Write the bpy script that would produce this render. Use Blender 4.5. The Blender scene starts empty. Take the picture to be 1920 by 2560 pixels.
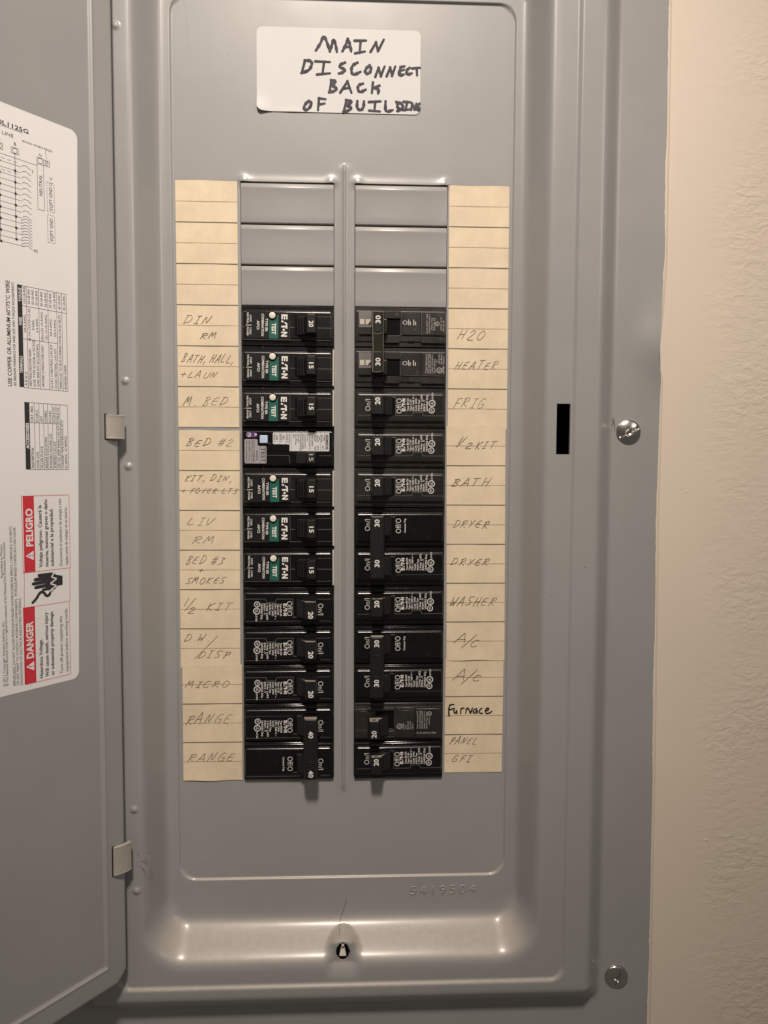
import bpy, bmesh, math, random
from mathutils import Vector, Matrix, Euler
random.seed(7)
IN = 0.0254
R = math.radians
scene = bpy.context.scene
col = scene.collection

# ---------------------------------------------------------------- camera
cam_d = bpy.data.cameras.new("camera")
cam = bpy.data.objects.new("camera", cam_d)
col.objects.link(cam)
cam_d.sensor_fit = 'VERTICAL'
cam_d.sensor_height = 36.0
cam_d.lens = 1900.0 / 2560.0 * 36.0
cam_d.clip_start = 0.01
cam_d.clip_end = 50
cam.location = (0.198 * IN, -19.2114 * IN, -6.9632 * IN)
pit, yaw, rol = R(-3.42556), R(-2.43507), R(-0.25515)
cam.matrix_world = (Matrix.Translation(cam.location) @ Matrix.Rotation(yaw, 4, 'Z') @ Matrix.Rotation(pit, 4, 'X')
                    @ Matrix.Rotation(rol, 4, 'Y') @ Matrix.Rotation(R(90), 4, 'X'))
scene.camera = cam

# ---------------------------------------------------------------- light
world = bpy.data.worlds.new("World")
scene.world = world
world.use_nodes = True
world.node_tree.nodes['Background'].inputs[0].default_value = (1.0, 0.90, 0.80, 1)
world.node_tree.nodes['Background'].inputs[1].default_value = 0.10
ld = bpy.data.lights.new("ceiling_lamp", 'SPOT')
ld.spot_size = R(50)
ld.spot_blend = 1.0
ld.shadow_soft_size = 0.085
ld.energy = 74.0
ld.color = (1.0, 0.875, 0.76)
lo = bpy.data.objects.new("ceiling_lamp", ld)
col.objects.link(lo)
lo.location = (-1.0 * IN, -34.0 * IN, 33.0 * IN)
lo.rotation_euler = (Vector((-0.5 * IN, 0, -1.5 * IN)) - lo.location).to_track_quat('-Z', 'Y').to_euler()
# unseen soft fill lamp, added on the right to brighten the open door
fd = bpy.data.lights.new("door_fill_lamp", 'SPOT')
fd.spot_size = R(38)
fd.spot_blend = 1.0
fd.shadow_soft_size = 0.30
fd.energy = 24.0
fd.color = (1.0, 0.90, 0.80)
fo = bpy.data.objects.new("door_fill_lamp", fd)
col.objects.link(fo)
fo.location = (32 * IN, -40 * IN, 18 * IN)
fo.rotation_euler = (Vector((-6 * IN, -2 * IN, -1 * IN)) - fo.location).to_track_quat('-Z', 'Y').to_euler()

scene.view_settings.view_transform = 'Standard'
scene.view_settings.look = 'None'
scene.view_settings.exposure = 0.0
scene.view_settings.gamma = 1.0

# ---------------------------------------------------------------- materials
def mat(name, color, rough=0.5, metal=0.0, bump=0.0, bscale=600.0, var=0.0, vscale=20.0, spec=0.5, coat=0.0, rvar=0.0, speck=0.0):
    m = bpy.data.materials.new(name)
    m.use_nodes = True
    nt = m.node_tree
    b = nt.nodes['Principled BSDF']
    b.inputs['Base Color'].default_value = (*color, 1)
    b.inputs['Roughness'].default_value = rough
    b.inputs['Metallic'].default_value = metal
    b.inputs['Specular IOR Level'].default_value = spec
    b.inputs['Coat Weight'].default_value = coat
    b.inputs['Coat Roughness'].default_value = 0.19
    tc = nt.nodes.new('ShaderNodeTexCoord')
    L = nt.links.new
    if bump > 0:
        n = nt.nodes.new('ShaderNodeTexNoise')
        n.inputs['Scale'].default_value = bscale
        n.inputs['Detail'].default_value = 4
        bp = nt.nodes.new('ShaderNodeBump')
        bp.inputs['Strength'].default_value = bump
        bp.inputs['Distance'].default_value = 0.0002
        L(tc.outputs['Object'], n.inputs['Vector'])
        L(n.outputs['Fac'], bp.inputs['Height'])
        L(bp.outputs['Normal'], b.inputs['Normal'])
    if var > 0 or speck > 0:
        n = nt.nodes.new('ShaderNodeTexNoise')
        n.inputs['Scale'].default_value = vscale
        n.inputs['Detail'].default_value = 5
        n.inputs['Roughness'].default_value = 0.65
        L(tc.outputs['Object'], n.inputs['Vector'])
        r = nt.nodes.new('ShaderNodeValToRGB')
        r.color_ramp.elements[0].position = 0.35
        r.color_ramp.elements[1].position = 0.65
        r.color_ramp.elements[0].color = (*[c * (1 - var) for c in color], 1)
        r.color_ramp.elements[1].color = (*[min(1, c * (1 + var)) for c in color], 1)
        L(n.outputs['Fac'], r.inputs['Fac'])
        out = r.outputs['Color']
        if speck > 0:
            v = nt.nodes.new('ShaderNodeTexNoise')
            v.inputs['Scale'].default_value = 420
            v.inputs['Detail'].default_value = 2
            L(tc.outputs['Object'], v.inputs['Vector'])
            r2 = nt.nodes.new('ShaderNodeValToRGB')
            r2.color_ramp.elements[0].position = 0.68
            r2.color_ramp.elements[1].position = 0.76
            L(v.outputs['Fac'], r2.inputs['Fac'])
            mx = nt.nodes.new('ShaderNodeMixRGB')
            mx.inputs[2].default_value = (0.16, 0.14, 0.12, 1)
            mm = nt.nodes.new('ShaderNodeMath'); mm.operation = 'MULTIPLY'; mm.inputs[1].default_value = speck
            L(r2.outputs['Color'], mm.inputs[0]); L(mm.outputs[0], mx.inputs[0])
            L(out, mx.inputs[1])
            out = mx.outputs[0]
        L(out, b.inputs['Base Color'])
    if rvar > 0:
        n2 = nt.nodes.new('ShaderNodeTexNoise')
        n2.inputs['Scale'].default_value = 35
        n2.inputs['Detail'].default_value = 6
        L(tc.outputs['Object'], n2.inputs['Vector'])
        mr = nt.nodes.new('ShaderNodeMapRange')
        mr.inputs['To Min'].default_value = max(0.02, rough - rvar)
        mr.inputs['To Max'].default_value = rough + rvar
        L(n2.outputs['Fac'], mr.inputs['Value'])
        L(mr.outputs['Result'], b.inputs['Roughness'])
    return m

M = {}
M['grey_paint'] = mat('grey_enamel_paint', (0.320, 0.317, 0.315), 0.40, bump=0.10, bscale=900, var=0.03, vscale=14, rvar=0.09, spec=0.45, coat=0.28)
def lit_slopes(m):  # tan on up-facing slopes: overhead light put into the paint, mottled like dust
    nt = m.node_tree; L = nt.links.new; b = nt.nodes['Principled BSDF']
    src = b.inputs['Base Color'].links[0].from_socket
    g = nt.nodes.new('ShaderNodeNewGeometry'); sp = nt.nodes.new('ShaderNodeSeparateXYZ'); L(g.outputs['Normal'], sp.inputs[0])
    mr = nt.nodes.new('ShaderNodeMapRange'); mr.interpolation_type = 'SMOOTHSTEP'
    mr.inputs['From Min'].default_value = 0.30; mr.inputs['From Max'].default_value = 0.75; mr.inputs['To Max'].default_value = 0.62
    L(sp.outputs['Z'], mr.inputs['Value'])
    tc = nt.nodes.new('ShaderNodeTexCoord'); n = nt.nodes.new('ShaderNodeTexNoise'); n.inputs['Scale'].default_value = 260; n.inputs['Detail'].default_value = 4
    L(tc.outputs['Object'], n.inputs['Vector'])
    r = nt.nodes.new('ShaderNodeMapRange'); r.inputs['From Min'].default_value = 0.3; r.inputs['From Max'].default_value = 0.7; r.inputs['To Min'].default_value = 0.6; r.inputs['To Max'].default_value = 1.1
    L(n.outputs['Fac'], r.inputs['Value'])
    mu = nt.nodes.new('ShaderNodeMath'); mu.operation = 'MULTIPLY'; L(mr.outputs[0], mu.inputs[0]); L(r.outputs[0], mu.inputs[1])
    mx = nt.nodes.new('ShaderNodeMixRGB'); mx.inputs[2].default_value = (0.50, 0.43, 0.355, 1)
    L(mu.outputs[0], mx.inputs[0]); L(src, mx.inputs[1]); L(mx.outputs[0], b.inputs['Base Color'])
lit_slopes(M['grey_paint'])
M['door_paint'] = mat('grey_enamel_door', (0.320, 0.317, 0.315), 0.40, bump=0.12, bscale=900, var=0.03, vscale=14, rvar=0.06)
M['black'] = mat('black_phenolic', (0.005, 0.005, 0.0055), 0.19, bump=0.02, bscale=500, var=0.25, vscale=60, rvar=0.04, speck=0.08)
M['black_mid'] = mat('black_phenolic_handled', (0.013, 0.012, 0.012), 0.24, bump=0.03, bscale=500, var=0.25, vscale=60, rvar=0.08, speck=0.25)
M['black_right'] = mat('black_phenolic_dust', (0.021, 0.019, 0.018), 0.30, bump=0.05, bscale=500, var=0.3, vscale=60, rvar=0.08, speck=0.35)
M['black_dusty'] = mat('dusty_black_phenolic', (0.022, 0.020, 0.019), 0.38, bump=0.25, bscale=700, var=0.35, vscale=70, rvar=0.1, speck=0.5)
M['edge_wear'] = mat('scuffed_black_edge', (0.17, 0.155, 0.14), 0.5)
M['handle'] = mat('black_handle', (0.010, 0.010, 0.010), 0.42, bump=0.1, bscale=500, speck=0.2)
M['old_handle'] = mat('olive_black_handle', (0.018, 0.0165, 0.010), 0.30, bump=0.2, bscale=300, var=0.3, vscale=50)
M['label_black'] = mat('black_label', (0.009, 0.009, 0.010), 0.5, spec=0.3)
M['green'] = mat('green_label', (0.012, 0.115, 0.085), 0.45)
M['button'] = mat('white_button', (0.78, 0.72, 0.63), 0.35)
M['white_print'] = mat('white_print', (0.80, 0.78, 0.75), 0.55)
M['dim_print'] = mat('worn_white_print', (0.52, 0.50, 0.47), 0.6)
M['side_sticker'] = mat('white_side_sticker', (0.60, 0.56, 0.50), 0.55)
M['sticker'] = mat('white_sticker_paper', (0.61, 0.61, 0.615), 0.6, bump=0.1, bscale=200, var=0.02, vscale=30)
M['door_label'] = mat('coated_white_label', (0.80, 0.785, 0.785), 0.5, var=0.015, vscale=10)
M['silver_label'] = mat('silver_grey_label', (0.36, 0.34, 0.35), 0.4)
M['cream'] = mat('cream_card', (0.725, 0.605, 0.435), 0.62, bump=0.3, bscale=260, var=0.075, vscale=48)
M['pencil'] = mat('pencil_line', (0.19, 0.16, 0.135), 0.5)
M['pen'] = mat('ballpoint_ink', (0.09, 0.07, 0.06), 0.5)
M['rule'] = mat('grey_rule_line', (0.17, 0.14, 0.11), 0.7)
M['rule_thin'] = mat('thin_rule_line', (0.38, 0.29, 0.20), 0.7)
M['marker'] = mat('black_marker_ink', (0.060, 0.056, 0.068), 0.7, var=0.3, vscale=80, spec=0.3)
M['marker_black'] = mat('dense_marker_ink', (0.008, 0.008, 0.009), 0.4)
M['ink'] = mat('black_print_ink', (0.03, 0.028, 0.032), 0.55)
M['red'] = mat('red_print_ink', (0.60, 0.035, 0.055), 0.5)
M['purple'] = mat('purple_label', (0.10, 0.035, 0.16), 0.45)
M['blue_button'] = mat('pale_blue_button', (0.52, 0.62, 0.80), 0.4)
M['chrome'] = mat('zinc_plated_steel', (0.55, 0.53, 0.50), 0.27, metal=1.0, bump=0.25, bscale=500, rvar=0.08)
M['clip'] = mat('beige_painted_hinge', (0.37, 0.345, 0.31), 0.42, bump=0.1, bscale=400, var=0.08, vscale=60)
M['dark_inside'] = mat('dark_interior', (0.004, 0.004, 0.0045), 0.7, spec=0.1)
M['toggle_light_dust'] = mat('lit_dust_toggle_end', (0.33, 0.285, 0.235), 0.6, var=0.15, vscale=200)  # lamp light on the upper toggle ends, with some dust, put into the colour
M['hair'] = mat('dark_fibre', (0.03, 0.025, 0.02), 0.5)
M['window_sheen'] = mat('black_with_painted_sheen', (0.20, 0.195, 0.19), 0.2, bump=0.35, bscale=160)  # grey base stands for the reflection on black plastic windows
M['glint'] = mat('painted_white_glint', (0.62, 0.57, 0.50), 0.2, bump=0.4, bscale=300)  # painted white highlight for the moulded letters and the metal keeper

# wall: painted plaster, textured away from the panel, brushed smooth next to it
def wall_mat():
    m = bpy.data.materials.new('beige_orange_peel_wall'); m.use_nodes = True
    nt = m.node_tree; b = nt.nodes['Principled BSDF']; L = nt.links.new
    b.inputs['Roughness'].default_value = 0.55
    tc = nt.nodes.new('ShaderNodeTexCoord')
    n = nt.nodes.new('ShaderNodeTexNoise'); n.inputs['Scale'].default_value = 9; n.inputs['Detail'].default_value = 4
    L(tc.outputs['Object'], n.inputs['Vector'])
    r = nt.nodes.new('ShaderNodeValToRGB')
    r.color_ramp.elements[0].position = 0.3; r.color_ramp.elements[1].position = 0.7
    r.color_ramp.elements[0].color = (0.70, 0.612, 0.505, 1); r.color_ramp.elements[1].color = (0.73, 0.632, 0.528, 1)
    L(n.outputs['Fac'], r.inputs['Fac']); L(r.outputs['Color'], b.inputs['Base Color'])
    sep = nt.nodes.new('ShaderNodeSeparateXYZ'); L(tc.outputs['Object'], sep.inputs[0])
    mk = nt.nodes.new('ShaderNodeMapRange'); mk.inputs['From Min'].default_value = 8.5 * IN; mk.inputs['From Max'].default_value = 10.2 * IN
    mk.interpolation_type = 'SMOOTHSTEP'
    L(sep.outputs['X'], mk.inputs['Value'])
    # plaster skin: warped ridges, long in x, breaking into flakes
    mp = nt.nodes.new('ShaderNodeMapping'); mp.inputs['Scale'].default_value = (0.7, 1, 1.2)
    L(tc.outputs['Object'], mp.inputs['Vector'])
    n2 = nt.nodes.new('ShaderNodeTexNoise'); n2.inputs['Scale'].default_value = 190; n2.inputs['Detail'].default_value = 6; n2.inputs['Roughness'].default_value = 0.6
    n2.inputs['Distortion'].default_value = 0.5
    L(mp.outputs[0], n2.inputs['Vector'])
    rp = nt.nodes.new('ShaderNodeValToRGB')
    rp.color_ramp.elements[0].position = 0.40; rp.color_ramp.elements[1].position = 0.62
    L(n2.outputs['Fac'], rp.inputs['Fac'])
    patch = nt.nodes.new('ShaderNodeTexNoise'); patch.inputs['Scale'].default_value = 22; patch.inputs['Detail'].default_value = 3
    L(tc.outputs['Object'], patch.inputs['Vector'])
    pr = nt.nodes.new('ShaderNodeMapRange'); pr.inputs['From Min'].default_value = 0.25; pr.inputs['From Max'].default_value = 0.60
    L(patch.outputs['Fac'], pr.inputs['Value'])
    m1 = nt.nodes.new('ShaderNodeMath'); m1.operation = 'MULTIPLY'; L(rp.outputs['Color'], m1.inputs[0]); L(mk.outputs[0], m1.inputs[1])
    m1b = nt.nodes.new('ShaderNodeMath'); m1b.operation = 'MULTIPLY'; L(m1.outputs[0], m1b.inputs[0]); L(pr.outputs[0], m1b.inputs[1])
    # brush marks: fine vertical streaks everywhere, weak
    mp2 = nt.nodes.new('ShaderNodeMapping'); mp2.inputs['Scale'].default_value = (1, 1, 0.04)
    L(tc.outputs['Object'], mp2.inputs['Vector'])
    n3 = nt.nodes.new('ShaderNodeTexNoise'); n3.inputs['Scale'].default_value = 420; n3.inputs['Detail'].default_value = 3
    L(mp2.outputs[0], n3.inputs['Vector'])
    m2 = nt.nodes.new('ShaderNodeMath'); m2.operation = 'MULTIPLY_ADD'; m2.inputs[1].default_value = 0.16
    L(n3.outputs['Fac'], m2.inputs[0]); L(m1b.outputs[0], m2.inputs[2])
    n4 = nt.nodes.new('ShaderNodeTexNoise'); n4.inputs['Scale'].default_value = 45; n4.inputs['Detail'].default_value = 3
    L(tc.outputs['Object'], n4.inputs['Vector'])
    m3 = nt.nodes.new('ShaderNodeMath'); m3.operation = 'MULTIPLY_ADD'; m3.inputs[1].default_value = 0.7
    L(n4.outputs['Fac'], m3.inputs[0]); L(m2.outputs[0], m3.inputs[2])
    bp = nt.nodes.new('ShaderNodeBump'); bp.inputs['Strength'].default_value = 0.6; bp.inputs['Distance'].default_value = 0.00042
    L(m3.outputs[0], bp.inputs['Height']); L(bp.outputs['Normal'], b.inputs['Normal'])
    return m
M['wall'] = wall_mat()

# ---------------------------------------------------------------- mesh helpers
class MB:
    def __init__(s): s.v = []; s.f = []
    def add(s, vs, fs):
        n = len(s.v); s.v += [tuple(p) for p in vs]; s.f += [tuple(i + n for i in f) for f in fs]
    def mesh(s, name, m, smooth=None, wn=False):
        me = bpy.data.meshes.new(name)
        me.from_pydata([(a * IN, b * IN, c * IN) for a, b, c in s.v], [], s.f)
        me.materials.append(M[m] if isinstance(m, str) else m)
        if smooth is not None:
            me.polygons.foreach_set('use_smooth', [True] * len(me.polygons))
            if smooth < 180: me.set_sharp_from_angle(angle=R(smooth))
        me.update(); return me

def link(name, me, parent=None, wn=False):
    o = bpy.data.objects.new(name, me); col.objects.link(o)
    if parent is not None: o.parent = parent
    if wn:
        w = o.modifiers.new('weighted', 'WEIGHTED_NORMAL'); w.keep_sharp = True
    return o
def empty(name, loc=(0, 0, 0), rot=(0, 0, 0)):
    o = bpy.data.objects.new(name, None); col.objects.link(o)
    o.empty_display_size = 0.01
    o.location = [c * IN for c in loc]; o.rotation_euler = rot
    return o
def tag(o, label=None, cat=None, group=None, kind=None):
    if label: o['label'] = label
    if cat: o['category'] = cat
    if group: o['group'] = group
    if kind: o['kind'] = kind
    return o

def rbox(mb, x0, x1, y0, y1, z0, z1, r=0.02, seg=2):
    bm = bmesh.new(); bmesh.ops.create_cube(bm, size=1)
    for v in bm.verts:
        v.co = Vector(((x0 + x1) / 2 + v.co.x * (x1 - x0), (y0 + y1) / 2 + v.co.y * (y1 - y0), (z0 + z1) / 2 + v.co.z * (z1 - z0)))
    if r > 0: bmesh.ops.bevel(bm, geom=list(bm.edges), offset=r, segments=seg, profile=0.5, affect='EDGES')
    bm.verts.ensure_lookup_table()
    mb.add([v.co[:] for v in bm.verts], [[v.index for v in f.verts] for f in bm.faces]); bm.free()

def prism(mb, prof, z0, z1, r=0.02, seg=2):
    """profile [(x, y)] extruded along z with bevelled edges"""
    bm = bmesh.new()
    a = [bm.verts.new((x, y, z0)) for x, y in prof]; b = [bm.verts.new((x, y, z1)) for x, y in prof]
    n = len(prof)
    bm.faces.new(a); bm.faces.new(b[::-1])
    for i in range(n): bm.faces.new((a[i], b[i], b[(i + 1) % n], a[(i + 1) % n]))
    bmesh.ops.recalc_face_normals(bm, faces=list(bm.faces))
    if r > 0: bmesh.ops.bevel(bm, geom=list(bm.edges), offset=r, segments=seg, profile=0.5, affect='EDGES')
    bm.verts.ensure_lookup_table(); bm.verts.index_update()
    mb.add([v.co[:] for v in bm.verts], [[v.index for v in f.verts] for f in bm.faces]); bm.free()

class Fr:
    """a flat drawing frame in inches: p(x, y, h)"""
    def __init__(s, o, ex, ey):
        s.o = Vector(o); s.x = Vector(ex); s.y = Vector(ey); s.n = s.x.cross(s.y)
    def p(s, x, y, h=0.0): return (s.o + s.x * x + s.y * y + s.n * h)[:]

_tc = {}
def glyphs(t, off):
    k = (t, off)
    if k not in _tc:
        c = bpy.data.curves.new('t', 'FONT'); c.body = t; c.size = 1; c.resolution_u = 2; c.offset = off
        o = bpy.data.objects.new('t', c)
        me = bpy.data.meshes.new_from_object(o)
        vs = [(v.co.x, v.co.y) for v in me.vertices]; fs = [tuple(p.vertices) for p in me.polygons]
        bpy.data.objects.remove(o); bpy.data.curves.remove(c); bpy.data.meshes.remove(me)
        _tc[k] = (vs, fs)
    return _tc[k]
CAP = max(y for x, y in glyphs('H', 0.0)[0])
def text(mb, fr, t, cx, cy, L, H, rot=0.0, bold=0.0, h=0.002, align='c', shear=0.0):
    """text of length L (None: natural) and cap height H, baseline turned by rot degrees, (cx, cy) its middle / start"""
    vs, fs = glyphs(t, bold)
    if not vs: return
    x0 = min(v[0] for v in vs); x1 = max(v[0] for v in vs)
    sy = H / CAP; sx = sy if L is None else L / (x1 - x0)
    ca, sa = math.cos(R(rot)), math.sin(R(rot))
    out = []
    for x, y in vs:
        a = (x - (x0 + x1) / 2 if align == 'c' else x - x0) * sx; b = (y - CAP / 2) * sy; a += shear * b
        out.append(fr.p(cx + a * ca - b * sa, cy + a * sa + b * ca, h))
    mb.add(out, fs)
def quad(mb, fr, x0, x1, y0, y1, h=0.002):
    mb.add([fr.p(x0, y0, h), fr.p(x1, y0, h), fr.p(x1, y1, h), fr.p(x0, y1, h)], [(0, 1, 2, 3)])
def poly(mb, fr, pts, h=0.002):
    mb.add([fr.p(x, y, h) for x, y in pts], [tuple(range(len(pts)))])
def seg(mb, fr, x0, y0, x1, y1, w, h=0.002):
    dx, dy = x1 - x0, y1 - y0; l = math.hypot(dx, dy) or 1; nx, ny = -dy / l * w / 2, dx / l * w / 2
    mb.add([fr.p(x0 + nx, y0 + ny, h), fr.p(x1 + nx, y1 + ny, h), fr.p(x1 - nx, y1 - ny, h), fr.p(x0 - nx, y0 - ny, h)], [(3, 2, 1, 0)])
def disc(mb, fr, x, y, r, h=0.002, n=20):
    mb.add([fr.p(x + r * math.cos(2 * math.pi * i / n), y + r * math.sin(2 * math.pi * i / n), h) for i in range(n)], [tuple(range(n))])
def ring(mb, fr, x, y, r0, r1, h=0.002, n=24):
    vs = []
    for i in range(n):
        c, s = math.cos(2 * math.pi * i / n), math.sin(2 * math.pi * i / n)
        vs += [fr.p(x + r0 * c, y + r0 * s, h), fr.p(x + r1 * c, y + r1 * s, h)]
    mb.add(vs, [(2 * i, 2 * i + 1, 2 * ((i + 1) % n) + 1, 2 * ((i + 1) % n)) for i in range(n)])
def rrect_pts(x0, x1, y0, y1, r, n=6):
    pts = []
    for cx, cy, a in ((x1 - r, y1 - r, 0), (x0 + r, y1 - r, 90), (x0 + r, y0 + r, 180), (x1 - r, y0 + r, 270)):
        for i in range(n + 1): pts.append((cx + r * math.cos(R(a + 90 * i / n)), cy + r * math.sin(R(a + 90 * i / n))))
    return pts
def cylinder(mb, fr, x, y, r, h0, h1, n=28, bev=0.012):
    rings = [(r, h0), (r, h1 - bev), (r - bev * 0.3, h1 - bev * 0.3), (r - bev, h1)]
    vs = []
    for rr, hh in rings: vs += [fr.p(x + rr * math.cos(2 * math.pi * i / n), y + rr * math.sin(2 * math.pi * i / n), hh) for i in range(n)]
    fs = [(k * n + i, k * n + (i + 1) % n, (k + 1) * n + (i + 1) % n, (k + 1) * n + i) for k in range(3) for i in range(n)]
    fs.append(tuple(range(3 * n, 4 * n))); mb.add(vs, fs)
def stroke(mb, fr, pts, w, h=0.002, smooth=True, dome=0.25, taper=True):
    """a pen stroke: domed ribbon with round ends"""
    if smooth and len(pts) > 2:
        q = [pts[0]] + list(pts) + [pts[-1]]; out = []
        for i in range(1, len(q) - 2):
            for k in range(4):
                t = k / 4; a, b, c, d = q[i - 1], q[i], q[i + 1], q[i + 2]
                out.append(tuple(0.5 * ((2 * b[j]) + (-a[j] + c[j]) * t + (2 * a[j] - 5 * b[j] + 4 * c[j] - d[j]) * t * t + (-a[j] + 3 * b[j] - 3 * c[j] + d[j]) * t ** 3) for j in (0, 1)))
        pts = out + [pts[-1]]
    pts = [p for i, p in enumerate(pts) if i == 0 or math.hypot(p[0] - pts[i - 1][0], p[1] - pts[i - 1][1]) > 1e-6]
    if len(pts) < 2: return
    # round ends
    def d(a, b):
        l = math.hypot(b[0] - a[0], b[1] - a[1]); return ((b[0] - a[0]) / l, (b[1] - a[1]) / l)
    d0 = d(pts[0], pts[1]); d1 = d(pts[-2], pts[-1])
    P = [((pts[0][0] - d0[0] * w * k, pts[0][1] - d0[1] * w * k), ww) for k, ww in ((0.5, 0.1), (0.38, 0.65))] + [(p, 1.0) for p in pts] + \
        [((pts[-1][0] + d1[0] * w * k, pts[-1][1] + d1[1] * w * k), ww) for k, ww in ((0.38, 0.65), (0.5, 0.1))]
    vs = []; n = len(P)
    for i, ((x, y), ww) in enumerate(P):
        a = P[max(0, i - 1)][0]; b = P[min(n - 1, i + 1)][0]
        dx, dy = b[0] - a[0], b[1] - a[1]; l = math.hypot(dx, dy)
        if l < 1e-7: dx, dy, l = 1, 0, 1
        nx, ny = -dy / l * w / 2 * ww, dx / l * w / 2 * ww
        if taper: k = 0.88 + 0.2 * math.sin(i * 1.7); nx *= k; ny *= k
        vs += [fr.p(x + nx, y + ny, h), fr.p(x, y, h + w * dome * 0.3 + 0.0015), fr.p(x - nx, y - ny, h)]
    fs = []
    for i in range(n - 1):
        a, b = 3 * i, 3 * i + 3
        fs += [(a + 1, b + 1, b, a), (a + 2, b + 2, b + 1, a + 1)]
    mb.add(vs, fs)

# stroke letters, x 0..1 and y 0..1
SF = {
 'A': [[(0, 0), (.5, 1), (.62, 1), (.9, 0)], [(.15, .38), (.85, .42)]],
 'B': [[(.2, 0), (.35, 1)], [(.1, .9), (.6, 1), (.85, .8), (.4, .52), (.8, .3), (.6, .02), (.1, .02)]],
 'C': [[(.9, .85), (.5, 1), (.1, .5), (.2, .08), (.5, 0), (.85, .15)]],
 'D': [[(.25, .95), (.1, 0)], [(.1, .95), (.6, 1), (.95, .6), (.7, .2), (.05, 0)]],
 'E': [[(.85, .9), (.35, .85), (.08, .4), (.2, .05), (.8, .05)], [(.15, .48), (.75, .5)]],
 'F': [[(.2, 0), (.3, .95)], [(.25, .95), (.95, 1)], [(.2, .5), (.75, .52)]],
 'G': [[(.9, .9), (.5, 1), (.1, .5), (.25, .05), (.8, .1), (.85, .45), (.5, .42)]],
 'H': [[(.1, 0), (.25, 1)], [(.75, 0), (.95, 1)], [(.15, .5), (.85, .52)]],
 'I': [[(.15, .98), (.95, 1)], [(.58, 1), (.42, 0)], [(.05, .02), (.85, 0)]],
 'K': [[(.15, 0), (.25, 1)], [(.95, 1), (.2, .45), (.85, 0)]],
 'L': [[(.3, 1), (.1, .05), (.85, .05)]],
 'M': [[(0, 0), (.3, 1), (.45, .3), (.8, 1), (.95, 0)]],
 'N': [[(.05, 0), (.3, .9), (.6, .1), (.95, 1)]],
 'O': [[(.5, 1), (.1, .6), (.2, .05), (.7, .05), (.95, .6), (.5, 1)]],
 'P': [[(.15, 0), (.3, 1)], [(.1, .9), (.7, 1), (.85, .7), (.2, .45)]],
 'R': [[(.1, 0), (.3, .95)], [(.05, .85), (.7, 1), (.85, .7), (.25, .45), (.9, 0)]],
 'S': [[(.95, .95), (.3, .95), (.25, .6), (.7, .4), (.6, .05), (.05, .02)]],
 'T': [[(.05, .95), (1, 1)], [(.55, .98), (.4, 0)]],
 'U': [[(.15, 1), (.1, .2), (.5, 0), (.85, .3), (1, 1)]],
 'V': [[(.1, 1), (.3, 0), (.95, 1)]],
 'W': [[(.15, 1), (.1, .05), (.5, .6), (.6, .05), (1, 1)]],
 'Y': [[(.1, .95), (.4, .5), (.85, 1)], [(.5, .55), (.2, 0)]],
 '2': [[(.15, .8), (.5, 1), (.8, .75), (.1, .05), (.95, .02)]],
 '3': [[(.15, .95), (.8, .9), (.4, .55), (.8, .25), (.1, .02)]],
 '1': [[(.6, 1), (.4, 0)]],
 '#': [[(.3, 0), (.45, 1)], [(.65, 0), (.85, 1)], [(.05, .65), (1, .7)], [(.0, .3), (.9, .35)]],
 '+': [[(.5, .85), (.45, .15)], [(.05, .5), (.95, .52)]],
 ',': [[(.4, .12), (.2, -.2)]],
 '.': [[(.35, .04), (.45, .06)]],
 '/': [[(1.0, 1.2), (0, -.25)]],
}
def write(mb, fr, t, x0, x1, y0, y1, w=0.016, slant=0.28, jit=0.05, h=0.002):
    """hand lettering filling x0..x1 / y0..y1"""
    adv = [0.45 if c in ',. ' else (0.75 if c in 'I1' else 1.0) for c in t]
    gap = 0.32; tot = sum(adv) + gap * (len(t) - 1)
    u = (x1 - x0) / tot; H = y1 - y0; x = x0
    for c, a in zip(t, adv):
        if c != ' ':
            jx, jy, js = random.uniform(-jit, jit), random.uniform(-jit, jit), random.uniform(0.9, 1.08)
            for s in SF[c]:
                stroke(mb, fr, [(x + (px * (a if c not in ',.' else 1) + jx) * u * 0.96 + slant * (py - .5) * H, y0 + (py * js + jy) * H) for px, py in s], w, h, taper=False)
        x += (a + gap) * u

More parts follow.
